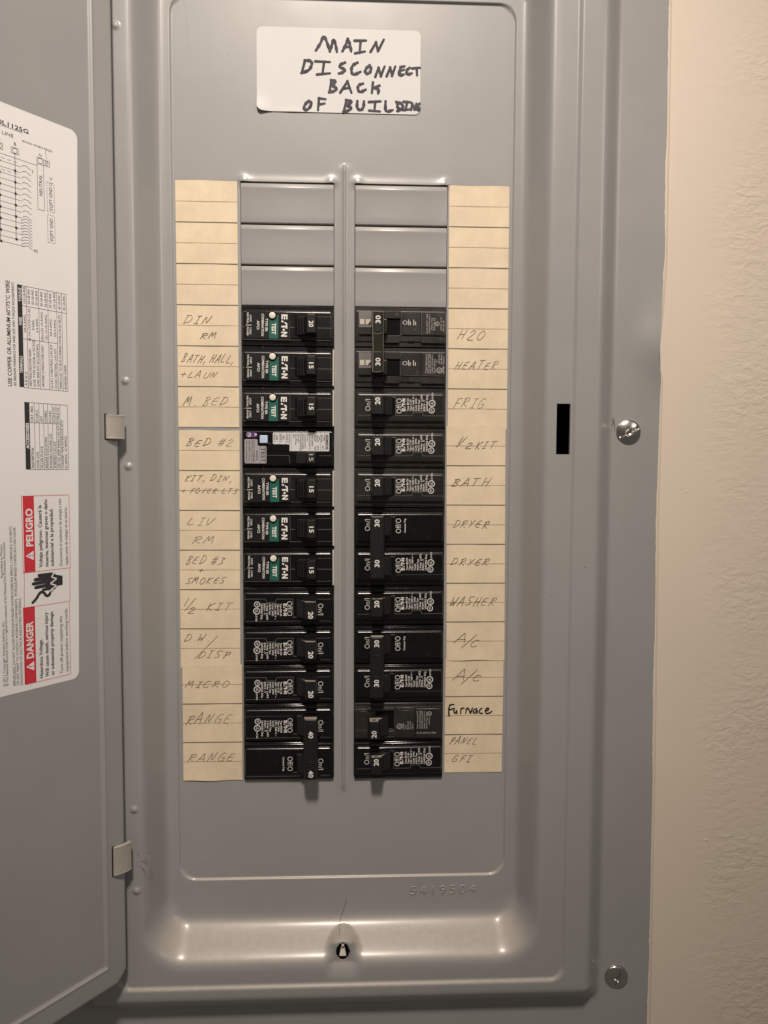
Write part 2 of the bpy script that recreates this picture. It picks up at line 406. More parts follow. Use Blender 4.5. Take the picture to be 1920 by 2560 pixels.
# ---------------------------------------------------------------- panel cover height field (inches, positive h = towards the viewer)
XA, XB, XC, XD = -2.545, -0.246, 0.2575, 2.56
def sstep(a, b, x):
    t = min(1, max(0, (x - a) / (b - a))); return t * t * (3 - 2 * t)
def sd(x, z, xh, zt, zb, r):
    cz = (zt + zb) / 2; hz = (zt - zb) / 2
    qx, qz = abs(x) - xh + r, abs(z - cz) - hz + r
    return math.hypot(max(qx, 0), max(qz, 0)) + min(max(qx, qz), 0) - r
def soft(t, k=11.0):
    def sp(v): return math.log1p(math.exp(v)) if v < 30 else v
    return (sp(k * t) - sp(k * (t - 1))) / k
RIM, FL = 0.90, 0.45
DOTS = [(-5.235, 3.1), (-5.14, -4.98), (-5.10, -6.99), (-5.09, -15.35), (-5.06, -17.4)]
def height(x, z):
    # pan with its shallow bead
    h = 0.055 * sstep(-0.015, 0.035, sd(x, z, 4.19, 4.335, -17.60, 0.42))
    # slope up to the rim
    di = sd(x, z, 4.51, 4.95, -18.68, 0.60); do = sd(x, z, 4.87, 5.6, -19.33, 1.0)
    if di > -0.4:
        t = di / max(0.02, di - do) if di - do > 0 else 1
        h += (RIM - 0.055) * soft(min(max(t, -3), 4), 9.0)
    # door rebate line on the rim
    h += 0.075 * sstep(-0.03, 0.09, sd(x, z, 5.53, 6.3, -19.86, 0.34))
    # outer edge down to the flange
    ei = sd(x, z, 6.20, 6.9, -20.22, 0.12); eo = sd(x, z, 6.62, 7.4, -20.78, 0.38)
    if ei > -0.5:
        t = ei / max(0.02, ei - eo)
        h -= (RIM + 0.075 - FL) * soft(min(max(t, -3), 4), 12.0)
    # centre rib
    a = abs(x)
    if a < 0.3 and -15.6 < z < 0.8:
        e = sstep(0.50, 0.30, z) * sstep(-15.42, -15.1, z)
        h += 0.022 * math.exp(-(a / 0.13) ** 2) * e + 0.04 * math.exp(-(a / 0.035) ** 2) * e
    # pressed swell over the two columns of openings
    if -0.02 < z < 1.0 and abs(x) < 3.2:
        for x0, x1 in ((XA, XB), (XC, XD)):
            wx = sstep(x0 - 0.03, x0 + 0.16, x) * sstep(x1 + 0.03, x1 - 0.16, x)
            h += 0.020 * math.exp(-(z / 0.12) ** 2) * wx
            for cx in (x0 + 0.05, x1 - 0.05):
                h += 0.035 * math.exp(-((x - cx) ** 2 + (z - 0.03) ** 2) / 0.016)
    # hinge side dimples
    if -5.5 < x < -4.8:
        for dx, dz in DOTS:
            h += 0.045 * math.exp(-(((x - dx) ** 2 + (z - dz) ** 2) / 0.0058) ** 1.5)
    # latch pocket
    if abs(x) < 1.3 and -20 < z < -18.3:
        k = sstep(0.52, 0.17, abs(x)) * sstep(-18.79 - 0.12 * (x / .3) ** 2, -18.90 - 0.12 * (x / .3) ** 2, z) * (min(1.0, max(0.0, 1 + (z + 19.40) / 0.42)) ** 1.8 if z < -19.40 else 1.0)
        h = h * (1 - k) + 0.75 * k
    # dent at the right edge
    if x > 6.7 and -6 < z < -1:
        h += 0.16 * sstep(7.0, 7.9, x) * math.exp(-((z + 3.9) / 0.8) ** 2)
    # gentle unevenness of pressed sheet, outside the pan
    uw = sstep(4.5, 5.2, abs(x))
    h += uw * ( 0.006 * math.sin(x * 1.3 + 0.7) * math.sin(z * 0.55 + 1.0) + 0.004 * math.sin(x * 2.9 - z * 0.8))
    return h
def edge_x(z):
    pts = [(9.5, 7.79), (4.3, 7.837), (-1.75, 7.892), (-3.0, 7.84), (-3.9, 7.765), (-4.3, 7.770), (-4.75, 7.862), (-8.07, 7.85), (-14.65, 7.928), (-21.5, 7.973), (-24, 7.99)]
    for (a, xa), (b, xb) in zip(pts, pts[1:]):
        if z >= b: return xa + (xb - xa) * min(1, max(0, (a - z) / (a - b)))
    return 7.99

def lines(lo, hi, base, fine):
    """grid lines: base spacing, finer inside the (a, b, step) windows; window ends are exact"""
    out = [lo]
    while out[-1] < hi - 1e-6:
        x = out[-1]; st = base
        for a, b, s in fine:
            if a - 1e-6 <= x < b - 1e-6: st = min(st, s)
        nx = min(hi, x + st)
        for a, b, s in fine:
            for e in (a, b):
                if x + 1e-6 < e < nx - 1e-6: nx = e
        out.append(nx)
    return out
holes = [(XA, XB, -15.0, 0.0), (XC, XD, -15.0, 0.0), (5.15, 5.487, -6.65, -5.425)]
def build_cover():
    fx = []
    for s in (-1, 1):
        for a, b, st in ((4.12, 4.26, .015), (4.3, 5.0, .035), (5.45, 5.68, .02), (6.0, 6.75, .03), (0.0, 0.10, .008), (0.10, 0.3, .025)):
            fx.append((a, b, st) if s > 0 else (-b, -a, st))
    fx += [(3.6, 4.12, .05), (-4.12, -3.6, .05), (-5.3, -4.95, .022), (XA - .08, XA + .2, .025), (XB - .2, XB + .08, .025), (XC - .08, XC + .2, .025), (XD - .2, XD + .08, .025),
           (5.15, 5.487, .05), (-0.7, 0.7, .03)]
    fz = [(-17.75, -17.52, .015), (-19.7, -18.5, .03), (-20.0, -19.7, .02), (-20.95, -20.0, .03), (4.25, 4.42, .015), (3.85, 4.25, .04), (-17.52, -17.15, .04),
          (4.8, 7.6, .06), (0.0, 0.6, .03), (-15.5, -15.0, .05), (-15.0, -15.0001, .05), (-6.65, -5.425, .15)]
    for _, dz in DOTS: fz.append((dz - .14, dz + .14, .022))
    xs = lines(-7.95, 7.95, .14, fx); zs = lines(-23.5, 9.5, .16, fz)
    for e in (XA, XB, XC, XD, 5.15, 5.487):
        if min(abs(x - e) for x in xs) > 1e-5: xs = sorted(xs + [e])
    for e in (-15.0, 0.0, -6.65, -5.425):
        if min(abs(z - e) for z in zs) > 1e-5: zs = sorted(zs + [e])
    mb = MB(); nx, nz = len(xs), len(zs)
    for z in zs:
        ex = edge_x(z)
        for x in xs:
            h = height(x, z); X = x
            if x > 6.7: X = 6.7 + (x - 6.7) * (ex - 6.7) / 1.25
            mb.v.append((X, -h, z))
    for j in range(nz - 1):
        zc = (zs[j] + zs[j + 1]) / 2
        for i in range(nx - 1):
            xc = (xs[i] + xs[i + 1]) / 2
            if any(a < xc < b and c < zc < d for a, b, c, d in holes): continue
            if math.hypot(xc + 0.006, (zc + 19.15) / 1.28) < 0.172: continue
            a = j * nx + i; mb.f.append((a, a + 1, a + nx + 1, a + nx))
    # turned-in lips round the openings and at the outer edge
    for k, (a, b, c, d) in enumerate(holes):
        y = -RIM if k == 2 else 0.0
        y -= 0.0; dep = 0.09
        P = [(a, c), (b, c), (b, d), (a, d)]
        for m in range(4):
            p, q = P[m], P[(m + 1) % 4]
            mb.add([(p[0], y, p[1]), (q[0], y, q[1]), (q[0], y + dep, q[1]), (p[0], y + dep, p[1])], [(0, 1, 2, 3)])
    zz = zs[::3] + [zs[-1]]
    for z0, z1 in zip(zz, zz[1:]):
        h0 = -height(7.95, z0); h1 = -height(7.95, z1)
        mb.add([(edge_x(z0), h0, z0), (edge_x(z1), h1, z1), (edge_x(z1), h1 + .06, z1), (edge_x(z0), h0 + .06, z0)], [(0, 1, 2, 3)])
    return mb

panel = empty('electrical_panel', (0, 0, 0))
tag(panel, 'open grey steel electrical panel with its door swung left and two columns of breakers', 'electrical panel')
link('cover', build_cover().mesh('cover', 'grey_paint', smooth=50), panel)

# dark box behind the cover
mb = MB()
bx = (-7.2, 7.2, -22.5, 9.0)
mb.add([(bx[0], 1.2, bx[2]), (bx[1], 1.2, bx[2]), (bx[1], 1.2, bx[3]), (bx[0], 1.2, bx[3]), (bx[0], -.38, bx[2]), (bx[1], -.38, bx[2]), (bx[1], -.38, bx[3]), (bx[0], -.38, bx[3])],
       [(0, 1, 2, 3), (0, 1, 5, 4), (1, 2, 6, 5), (2, 3, 7, 6), (3, 0, 4, 7)])
link('enclosure', mb.mesh('enclosure', 'dark_inside'), panel)

# filler plates (six knock-outs): bevelled head, flat face, sharp undercut foot
def filler(w):
    mb = MB()
    prof = [(0.10, -0.012), (-0.012, -0.045), (-0.03, -0.062), (-0.036, -0.085), (-0.052, -0.125), (-0.057, -0.14), (-0.058, -0.165), (-0.052, -0.20), (-0.04, -0.4), (-0.035, -0.8), (-0.04, -0.96), (-0.035, -0.985), (-0.02, -0.995), (0.10, -0.995)]
    n = len(prof); g = 0.014
    ws = [g, g + .03, w / 2, w - g - .03, w - g]
    for k, x in enumerate(ws):
        e = 0.012 if k in (0, 4) else 0
        mb.v += [(x, y + e, z) for y, z in prof]
    for k in range(4):
        for i in range(n - 1):
            a = k * n + i; mb.f.append((a, a + n, a + n + 1, a + 1))
    mb.f.append(tuple(range(n))); mb.f.append(tuple(range(4 * n, 5 * n))[::-1])
    return mb
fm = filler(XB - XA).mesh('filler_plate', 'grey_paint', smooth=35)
for i in range(3):
    for x in (XA, XC):
        o = link('filler_plate', fm, panel); o.location = (x * IN, 0, -i * IN)

# stamped number 5419504, raised in the pan
mb = MB(); FP = Fr((0, 0, 0), (1, 0, 0), (0, 0, 1))
c = bpy.data.curves.new('t', 'FONT'); c.body = '5419504'; c.size = 1; c.resolution_u = 3; c.extrude = 0.02; c.bevel_depth = 0.025; c.bevel_resolution = 1; c.offset = -0.02; c.space_character = 1.35
o = bpy.data.objects.new('t', c); me = bpy.data.meshes.new_from_object(o)
xs_ = [v.co.x for v in me.vertices]; x0, x1 = min(xs_), max(xs_)
for v in me.vertices:
    mb.v.append((1.74 + (v.co.x - x0) / (x1 - x0) * 1.72, -0.055 - v.co.z * 0.5 + 0.004, -18.11 + v.co.y * 0.215 / CAP + (v.co.x - x0) / (x1 - x0) * 0.02))
mb.f = [tuple(p.vertices) for p in me.polygons]
bpy.data.objects.remove(o)
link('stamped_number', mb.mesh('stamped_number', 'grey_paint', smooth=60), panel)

# cover screws: domed head with a slot and a square recess
def screw_mesh(slot_deg, rr=0.305):
    N, K = 120, 26; mb = MB()
    ca, sa = math.cos(R(slot_deg)), math.sin(R(slot_deg))
    def hh(x, z):
        r = math.hypot(x, z) / rr
        h = 0.035 + 0.085 * max(0, 1 - r * r) ** 0.8
        u = x * ca + z * sa; v = -x * sa + z * ca
        g = sstep(0.040, 0.022, abs(v)) * sstep(0.27, 0.22, abs(u))
        sq = sstep(0.075, 0.055, max(abs(u), abs(v)))
        return h - 0.045 * g - 0.05 * sq
    mb.v.append((0, -hh(0, 0), 0))
    for k in range(1, K + 1):
        r = rr * k / K
        for i in range(N):
            x, z = r * math.cos(2 * math.pi * i / N), r * math.sin(2 * math.pi * i / N)
            mb.v.append((x, -hh(x, z), z))
    for i in range(N): mb.f.append((0, 1 + (i + 1) % N, 1 + i))
    for k in range(K - 1):
        for i in range(N):
            a = 1 + k * N + i; b = 1 + k * N + (i + 1) % N
            mb.f.append((a, b, b + N, a + N))
    n = len(mb.v)
    for i in range(N):
        mb.v.append((rr * math.cos(2 * math.pi * i / N), 0.03, rr * math.sin(2 * math.pi * i / N)))
    for i in range(N):
        a = 1 + (K - 1) * N + i; b = 1 + (K - 1) * N + (i + 1) % N
        mb.f.append((a, b, n + (i + 1) % N, n + i))
    return mb.mesh('cover_screw', 'chrome', smooth=55)
for (x, z, a) in ((7.076, -6.08, 26), (7.098, -20.19, 68)):
    s = link('cover_screw', screw_mesh(a), panel); s.location = (x * IN, -FL * IN, z * IN); s.rotation_euler = (R(3), 0, R(-4))

# latch catch in its pocket: dark hole and keeper painted white for its metal glint
mb = MB(); FC = Fr((-0.006, -0.695, -19.15), (1, 0, 0), (0, 0, 1))
n = 28
vs = []
for hh_, rr_ in ((-0.02, 0.192), (0.055, 0.192), (0.058, 0.195), (0.052, 0.206), (0.02, 0.212)):
    vs += [FC.p(rr_ * math.cos(2 * math.pi * i / n), rr_ * 1.28 * math.sin(2 * math.pi * i / n), hh_) for i in range(n)]
mb.add(vs, [(k * n + i, k * n + (i + 1) % n, (k + 1) * n + (i + 1) % n, (k + 1) * n + i) for k in (0, 1, 2, 3) for i in range(n)])
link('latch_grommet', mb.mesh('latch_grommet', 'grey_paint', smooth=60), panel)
mb = MB(); disc(mb, FC, 0, 0, 0.25, -0.02)
link('latch_hole', mb.mesh('latch_hole', 'dark_inside'), panel)
mb = MB()
cylinder(mb, FC, 0, 0.150, 0.034, -0.01, 0.07, n=16)
kp = [(-0.085, -0.085, .10), (0.085, -0.085, .10), (0.045, 0.060, .02), (-0.045, 0.060, .02)]
mb.add([FC.p(x, y, h) for x, y, h in kp] + [FC.p(x, y, -0.01) for x, y, h in kp], [(0, 1, 2, 3), (0, 4, 5, 1), (1, 5, 6, 2), (2, 6, 7, 3), (3, 7, 4, 0)])
for s in (-1, 1): seg(mb, FC, s * 0.025, 0.10, s * 0.05, 0.0, 0.02, 0.0)
link('latch_keeper', mb.mesh('latch_keeper', 'glint'), panel)  # shine of the metal painted as plain white
mb = MB(); seg(mb, FC, 0, -0.05, 0, -0.16, 0.022, 0.0); seg(mb, FC, 0.0, -0.13, 0.02, -0.175, 0.05, -0.002)
link('latch_tongue', mb.mesh('latch_tongue', 'edge_wear'), panel)

# ---------------------------------------------------------------- door
A = R(38)
HX, HY = -5.28, -1.10
DV = Vector((-math.sin(A), -math.cos(A), 0)); DN = Vector((math.cos(A), -math.sin(A), 0))
def D(s, z, h=0.0):
    return (HX + DV.x * s + DN.x * h, HY + DV.y * s + DN.y * h, z)
DF = Fr((HX, HY, 0), (-DV)[:], (0, 0, 1))    # x = -s, y = z, normal towards the viewer
if DF.n.dot(DN) < 0: DF.n = -DF.n
mb = MB()
ss = [0.0, 0.012, 0.03, 0.06] + [0.1 + 0.05 * i for i in range(8)] + [0.47 + 0.02 * i for i in range(9)] + [0.66, .75, 1, 1.5, 2, 2.5, 3, 4, 5, 6, 7, 8, 9, 10, 10.2, 10.4, 10.6]
zd = sorted(set([-19.46 + d for d in (0, .012, .03, .06, .1, .15, .2, .25, .3, .35, .4, .44, .46, .48, .5, .52, .54, .56, .58, .6, .64, .7, .8)] + [-18.5 + i * 0.75 for i in range(32)] + [5.2, 5.5, 5.6, 5.7, 5.9, 6.2]))
def door_h(s, z):
    d = -sd(s - 5.3, z, 5.3, 6.2, -19.46, 0.38)       # distance in from the outline
    rim = 0.055 * sstep(0.60, 0.50, d) + 0.03 * math.exp(-((d - 0.545) / 0.03) ** 2)
    edge = -0.10 * (1 - min(1, max(0, d / 0.05))) ** 2
    return rim + edge - 0.0
def dclamp(s, z):
    """pull grid corners onto the rounded outline"""
    d = sd(s - 5.3, z, 5.3, 6.2, -19.46, 0.38)
    if d > 0:
        cx = 0.38 if s < 5.3 else 10.6 - 0.38; cz = -19.46 + 0.38 if z < 0 else 6.2 - 0.38
        v = Vector((s - cx, z - cz)); v.normalize(); return cx + v.x * 0.38, cz + v.y * 0.38
    return s, z
nz_, ns_ = len(zd), len(ss)
for z in zd:
    for s in ss:
        s2, z2 = dclamp(s, z); mb.v.append(D(s2, z2, door_h(s2, z2)))
for j in range(nz_ - 1):
    for i in range(ns_ - 1):
        a = j * ns_ + i; mb.f.append((a, a + ns_, a + ns_ + 1, a + 1))
out = [(s, z) for s, z in rrect_pts(0, 10.6, -19.46, 6.2, 0.38, 8)]
k = len(out)
mb.add([D(s, z, -0.10) for s, z in out] + [D(s, z, -0.42) for s, z in out], [(i, (i + 1) % k, k + (i + 1) % k, k + i) for i in range(k)])
mb.add([D(s, z, -0.42) for s, z in out], [tuple(range(k))])
door = link('door', mb.mesh('door', 'door_paint', smooth=40), panel)
tag(door, 'grey panel door swung open to the left with a folded rim')

# hinge clips
def clip_mesh(z0, z1):
    mb = MB(); n = 12; pr = []
    # arc from a slot in the door rim out over the gap and back onto the cover
    for i in range(n + 1):
        t = i / n; s = 0.36 - 0.44 * t
        p = Vector(D(s, 0, 0.06 + 0.12 * math.sin(math.pi * (0.12 + 0.55 * t)))); pr.append((p.x, p.y))
    for i in range(n + 1):
        for zz in (z0, z0 + .015, z0 + .055, z0 + .07, z1 - .07, z1 - .055, z1 - .015, z1):
            dd = 0.02 if zz in (z0, z1) else (0.008 if abs(zz - z0 - .0625) < .01 or abs(z1 - zz - .0625) < .01 else 0)
            mb.v.append((pr[i][0] - DN.x * dd, pr[i][1] - DN.y * dd, zz + 0.08 * (i / n) * 0))
    for i in range(n):
        for j in range(7):
            a = i * 8 + j; mb.f.append((a, a + 1, a + 9, a + 8))
    m = len(mb.v); mb.v += [(x - DN.x * .07, y - DN.y * .07, z) for x, y, z in mb.v]
    for i in range(n):
        a = i * 8; mb.f.append((a, a + 8, m + a + 8, m + a)); a += 7; mb.f.append((a, m + a, m + a + 8, a + 8))
    mb.f.append(tuple(list(range(0, 8)) + [m + i for i in range(7, -1, -1)]))
    mb.f.append(tuple(list(range(n * 8, n * 8 + 8))[::-1] + [m + n * 8 + i for i in range(8)]))
    return mb.mesh('hinge_clip', 'clip', smooth=40)
for z0, z1 in ((-6.36, -5.80), (-16.72, -16.02)):
    link('hinge_clip', clip_mesh(z0, z1), door)
    mb = MB(); quad(mb, DF, -0.39, -0.30, z0 - .02, z1 + .02, 0.062); link('hinge_slot', mb.mesh('hinge_slot', 'dark_inside'), door)

# chipped paint beside the lower hinge
mb = MB()
FR = Fr((0, -RIM - 0.062, 0), (1, 0, 0), (0, 0, 1))
for pts in ([(-4.93, -16.55), (-4.78, -16.47), (-4.72, -16.6), (-4.74, -16.78), (-4.82, -16.83), (-4.9, -16.72)], [(-4.95, -16.68), (-4.86, -16.72)], [(-5.02, -16.3), (-4.99, -16.4)]):
    stroke(mb, FR, pts, 0.018, 0.0)
link('paint_chip', mb.mesh('paint_chip', 'clip'), panel)
mb = MB()
for pts in ([(-0.62, -16.98), (-0.72, -17.02), (-0.66, -17.1), (-0.76, -17.16), (-0.6, -17.22)], [(-0.58, -16.9), (-0.62, -17.1), (-0.55, -17.3)], [(-.38, -16.85), (-.5, -16.95), (-.52, -17.2)]):
    stroke(mb, DF, pts, 0.010, 0.06 if pts[0][0] > -.5 else 0.004)
link('paint_chip', mb.mesh('paint_chip', 'clip'), door)
mb = MB(); FM = Fr((0, -FL - .01, 0), (1, 0, 0), (0, 0, 1))
for pts in ([(6.66, -5.75), (6.70, -5.86), (6.66, -5.95)], [(6.70, -5.72), (6.73, -5.9), (6.74, -6.05)], [(6.68, -5.84), (6.66, -5.9)]):
    stroke(mb, FM, pts, 0.012, 0.0)
link('scratch', mb.mesh('scratch', 'hair'), panel)
for x, z, r in ((-2.83, 3.0, .012), (5.55, -12.3, .012), (5.9, -9.4, .014), (-3.6, -17.2, .01), (5.1, -10.1, .01), (3.1, -19.0, .012)):
    mb = MB(); y = height(x, z); disc(mb, Fr((0, -y, 0), (1, 0, 0), (0, 0, 1)), x, z, r, 0.003, 8)
    link('dirt_speck', mb.mesh('dirt_speck', 'hair'), panel)

mb = MB(); stroke(mb, Fr((0, 0, 0), (1, 0, 0), (0, 0, 1)), [(-3.90, 4.28), (-3.84, 4.1), (-3.80, 3.8), (-3.78, 3.4), (-3.77, 3.1)], .006, .0015, taper=False)
link('scratch', mb.mesh('scratch', 'clip'), panel)
mb = MB(); stroke(mb, Fr((0, 0, 0), (1, 0, 0), (0, 0, 1)), [(-4.11, 2.36), (-4.02, 2.37)], .008, .0015); link('scratch', mb.mesh('scratch', 'clip'), panel)

# ---------------------------------------------------------------- printed label on the door
lab = empty('wiring_label', D(0, 0))
tag(lab, 'large white printed label with wiring diagram and red danger boxes on the open door', 'label')
def lx(s, z): return s
mb = MB(); tilt = -0.0
shape = [( -0.905 - 0.205 * (0.3 - z) / 12.1 if s < 2 else -s, z) for s, z in rrect_pts(0.9, 9.6, -11.75, 0.33, 0.01, 1)]
pts = []
for s, z in rrect_pts(0.9, 9.6, -11.77, 0.33, 0.17, 6):
    pts.append((-(s + (0.215 * (0.33 - z) / 12.1 if s < 2 else 0)), z))
m2 = len(pts)
mb.add([DF.p(x, y, 0.004) for x, y in pts] + [DF.p(x, y, -0.001) for x, y in pts], [tuple(range(m2))] + [(i, (i + 1) % m2, m2 + (i + 1) % m2, m2 + i) for i in range(m2)])
inv = Matrix.Translation(-Vector([c * IN for c in D(0, 0)]))
def on(name, mb, m, parent, smooth=None):
    me = mb.mesh(name, m, smooth); me.transform(Matrix.Translation(-parent.matrix_basis.translation)); return link(name, me, parent)
on('sheet', mb, 'door_label', lab)
K = MB(); W = MB(); RD = MB(); HD = MB()
h1, h2, h3 = 0.0065, 0.0085, 0.0105
def T(t, s, z0, z1, H, bold=0.0, mbx=None, h=h1):      # text running up the door, between z0 (start) and z1
    text(mbx or K, DF, t, -s, (z0 + z1) / 2, abs(z1 - z0), H, 90, bold, h)
def ln(s0, z0, s1, z1, w=0.008, mbx=None): seg(mbx or K, DF, -s0, z0, -s1, z1, w, h1)
# top diagram
text(K, DF, '20/40L1125G', -2.50, -0.068, 0.96, 0.085, 0, 0.02, h1); ln(3.1, -.13, 2.14, -.13)
text(K, DF, 'LINE', -2.465, -0.265, 0.235, 0.07, 0, 0, h1)
text(K, DF, 'BOND WHEN REQD', -1.83, -0.290, 0.66, 0.042, 0, 0, h1)
for s, t in ((2.65, 'A'), (2.325, 'B')):
    text(K, DF, t, -s + .01, -0.408, 0.05, 0.06, 0, 0, h1)
    for a, b, c_, d_ in ((-.075, -.06, .075, -.06), (-.075, .06, .075, .06), (-.075, -.06, -.075, .06), (.075, -.06, .075, .06)): ln(s + a, -.545 + b, s + c_, -.545 + d_)
    ring(K, DF, -s, -.545, .045, .054, h1)
    zb = -2.43 if t == 'A' else -2.325
    ln(s, -.60, s + .015, zb, .011)
for i in range(7): disc(K, DF, -2.328 - i * .001, -.946 - i * .2293, .028, h2, 12)
for i in range(8): disc(K, DF, -2.655, -.831 - i * .2287, .028, h2, 12)
for i in range(8):
    z = -.831 - i * .2287
    ln(4.0, z, 2.20, z + .0, .006)
    if i < 7: ln(4.0, z - .115, 2.20, z - .115, .006)
ln(4.0, -.69, 1.85, -.69, .007)
for i in range(3):
    ln(2.62 - i * .13, -.77, 2.54 - i * .13, -.77, .006); ln(2.62 - i * .13, -1.0, 2.54 - i * .13, -1.0, .006)
zc = [-.814 - i * .1145 for i in range(10)] + [-1.90 - i * .0605 for i in range(10)]
for z in zc:
    arc = [(-(2.185 - .075 + .0 * 1 + .07 * math.cos(R(a))) , z + .035 * math.sin(R(a))) for a in range(180, -1, -30)]
    stroke(K, DF, arc, .008, h1, smooth=False, dome=0, taper=False)
    seg(K, DF, -2.04, z, -1.99, z - .012, .008, h1)
for i in range(5):
    z = -1.925 - i * .121; seg(K, DF, -2.215, z + .03, -2.215, z - .03, .008, h1); seg(K, DF, -2.215, z + .03, -2.185, z + .03, .007, h1); seg(K, DF, -2.215, z - .03, -2.185, z - .03, .007, h1)
text(K, DF, '2', -1.955, -.845, .04, .055, 0, 0, h1); text(K, DF, '40', -1.925, -2.467, .09, .06, 0, 0, h1)
text(K, DF, 'N', -1.775, -.455, .055, .06, 0, 0, h1)
def box(s0, s1, z0, z1, w=.008, m=None, dash=False):
    for a, b, c_, d_ in ((s0, z0, s1, z0), (s0, z1, s1, z1), (s0, z0, s0, z1), (s1, z0, s1, z1)):
        if not dash: ln(a, b, c_, d_, w, m); continue
        L_ = math.hypot(c_ - a, d_ - b); n_ = max(1, int(L_ / .05))
        for q in range(n_): ln(a + (c_ - a) * q / n_, b + (d_ - b) * q / n_, a + (c_ - a) * (q + .6) / n_, b + (d_ - b) * (q + .6) / n_, w, m)
box(1.85, 1.705, -1.585, -.645); box(1.85, 1.705, -.645, -.51); box(1.705, 1.57, -.64, -.525)
ring(K, DF, -1.778, -.575, .05, .058, h1); ring(K, DF, -1.637, -.58, .034, .042, h1); ln(1.665, -.605, 1.61, -.555); ln(1.66, -.33, 1.63, -.50, .007)
T('NEUTRAL', 1.778, -1.29, -.855, .072)
box(1.64, 1.478, -1.57, -.96, .009, None, True); box(1.64, 1.478, -2.215, -1.64, .009, None, True)
T('EQPT GND', 1.557, -1.53, -1.05, .07); T('EQPT GND', 1.557, -2.17, -1.70, .07); ring(K, DF, -1.555, -.985, .026, .033, h1); text(K, DF, 'G', -1.545, -.87, .05, .055, 90, 0, h1)
# wire table
T('USE COPPER OR ALUMINUM 60°/75°C WIRE', 2.545, -5.345, -3.195, .082, .012, None)
T('SEE BREAKER MARKINGS FOR WIRE SIZE AND TORQUE REQUIREMENTS', 2.437, -5.335, -3.215, .052)
quad(HD, DF, -2.345, -2.245, -5.34, -3.235, h1)
T('TERMINALS', 2.297, -5.05, -4.70, .062, .02, W, h2); T('WIRE', 2.292, -4.07, -3.90, .062, .02, W, h2); T('TORQUE', 2.288, -3.58, -3.30, .062, .02, W, h2)
cs = [2.247, 2.15, 1.882, 1.675, 1.472, 1.357, 1.248]
for a in cs: ln(a, -5.345, a, -3.245)
for z in (-5.345, -3.245): ln(2.25, z, 1.248, z)
ln(2.247, -3.655, 1.248, -3.655); ln(2.247, -4.335, 1.472, -4.335)
rows = [(2.195, 'A B N G', 'AWG 2/0-4', '110 LB-INS'), (2.10, 'NEUTRAL/GROUND BARS', '10-14 CU/10-12 AL', '20 LB-INS'), (2.015, '(USE TYPE EC2GB or EC3GB', '8 AWG', '25 LB-INS'), (1.93, 'GND BAR KIT ACCESSORY)', '6-4 AWG', '35 LB-INS'),
        (1.82, 'GROUND CONDUCTORS ONLY', '(2)or(3) 14 AWG', '20 LB-INS'), (1.725, '', '(2) 12-10 AWG', '20 LB-INS'), (1.62, 'ECLK1-2 NEUTRAL LUG KIT', '2/0-4 AWG', '45 LB-INS'), (1.525, 'ECLK2 NEUTRAL LUG KIT', '2/0-4 AWG', '135 LB-INS'),
        (1.413, 'MAIN LUG TO BUS CONNECTION (1/4-20 NUT)', '', '45 LB-INS'), (1.30, 'BONDING SCREW', '', '45 LB-INS')]
for s, a, b, c_ in rows:
    if b == 'AWG 2/0-4': b = '2/0-4 AWG'
    if a: T(a, s, -5.30, -5.30 + len(a) * .0405, .052)
    if b: T(b, s, -4.02 - len(b) * .02, -4.02 + len(b) * .02, .05)
    if c_: T(c_, s, -3.60, -3.60 + len(c_) * .034, .05)
# accessories
quad(HD, DF, -2.25, -2.14, -7.06, -5.645, h1); T('ACCESSORIES', 2.195, -6.62, -6.08, .066, .03, W, h2)
for a in (2.035, 1.93, 1.828, 1.733, 1.628, 1.54, 1.447): ln(a, -7.06, a, -5.65)
ln(1.27, -7.06, 1.27, -5.65); ln(2.14, -7.06, 1.27, -7.06); ln(2.14, -5.65, 1.27, -5.65); ln(2.14, -6.07, 1.447, -6.07)
for s, a, b in ((2.09, 'DESCRIPTION', 'CAT. NO.'), (1.98, 'DOOR LOCK', 'ECQFL2'), (1.88, 'FILLER PLATE', 'QF3'), (1.78, 'BREAKER HOLD-DOWN', 'ECMBR2'), (1.68, 'BONDABLE GROUND LUG', 'ECLKB1'), (1.585, 'SUBFEED LUG KIT', 'ECLK2125'), (1.494, '100-125 AMP MAIN LUG KIT', 'ECMLK125'), (1.405, 'STANDBY PWR INTERLOCK KITS:', ''), (1.325, 'ECSBPK01, ECSBPK02', '')):
    bd = .012 if s > 2.05 else 0
    T(a, s, -7.03, -7.03 + len(a) * .039, .054, bd)
    if b: T(b, s, -6.05, -6.05 + len(b) * .042, .052, bd)
# small print
T('© 2011 Copyright Siemens Industry, Inc.', 2.82, -11.57, -10.2, .05); T('Assembled in Mexico', 2.82, -9.3, -8.6, .05)
T('® The National Electrical Code is a registered trademark of the National Fire Protection Association.', 2.76, -11.57, -8.55, .05)
T('IMPORTANT: DO NOT ALLOW PETROLEUM BASED (HYDROCARBON) SPRAYS, CHEMICALS, SOLVENTS', 2.61, -11.60, -8.235, .052)
T('OR ANY PAINT TO CONTACT INTERIOR COMPONENTS.  PETROLEUM BASED CHEMICALS CAN CAUSE', 2.53, -11.61, -8.265, .052)
T('DEGRADATION OF ELECTRICAL INSULATING MATERIALS.', 2.452, -11.62, -9.755, .052); ln(2.575, -11.6, 2.575, -11.15, .006)
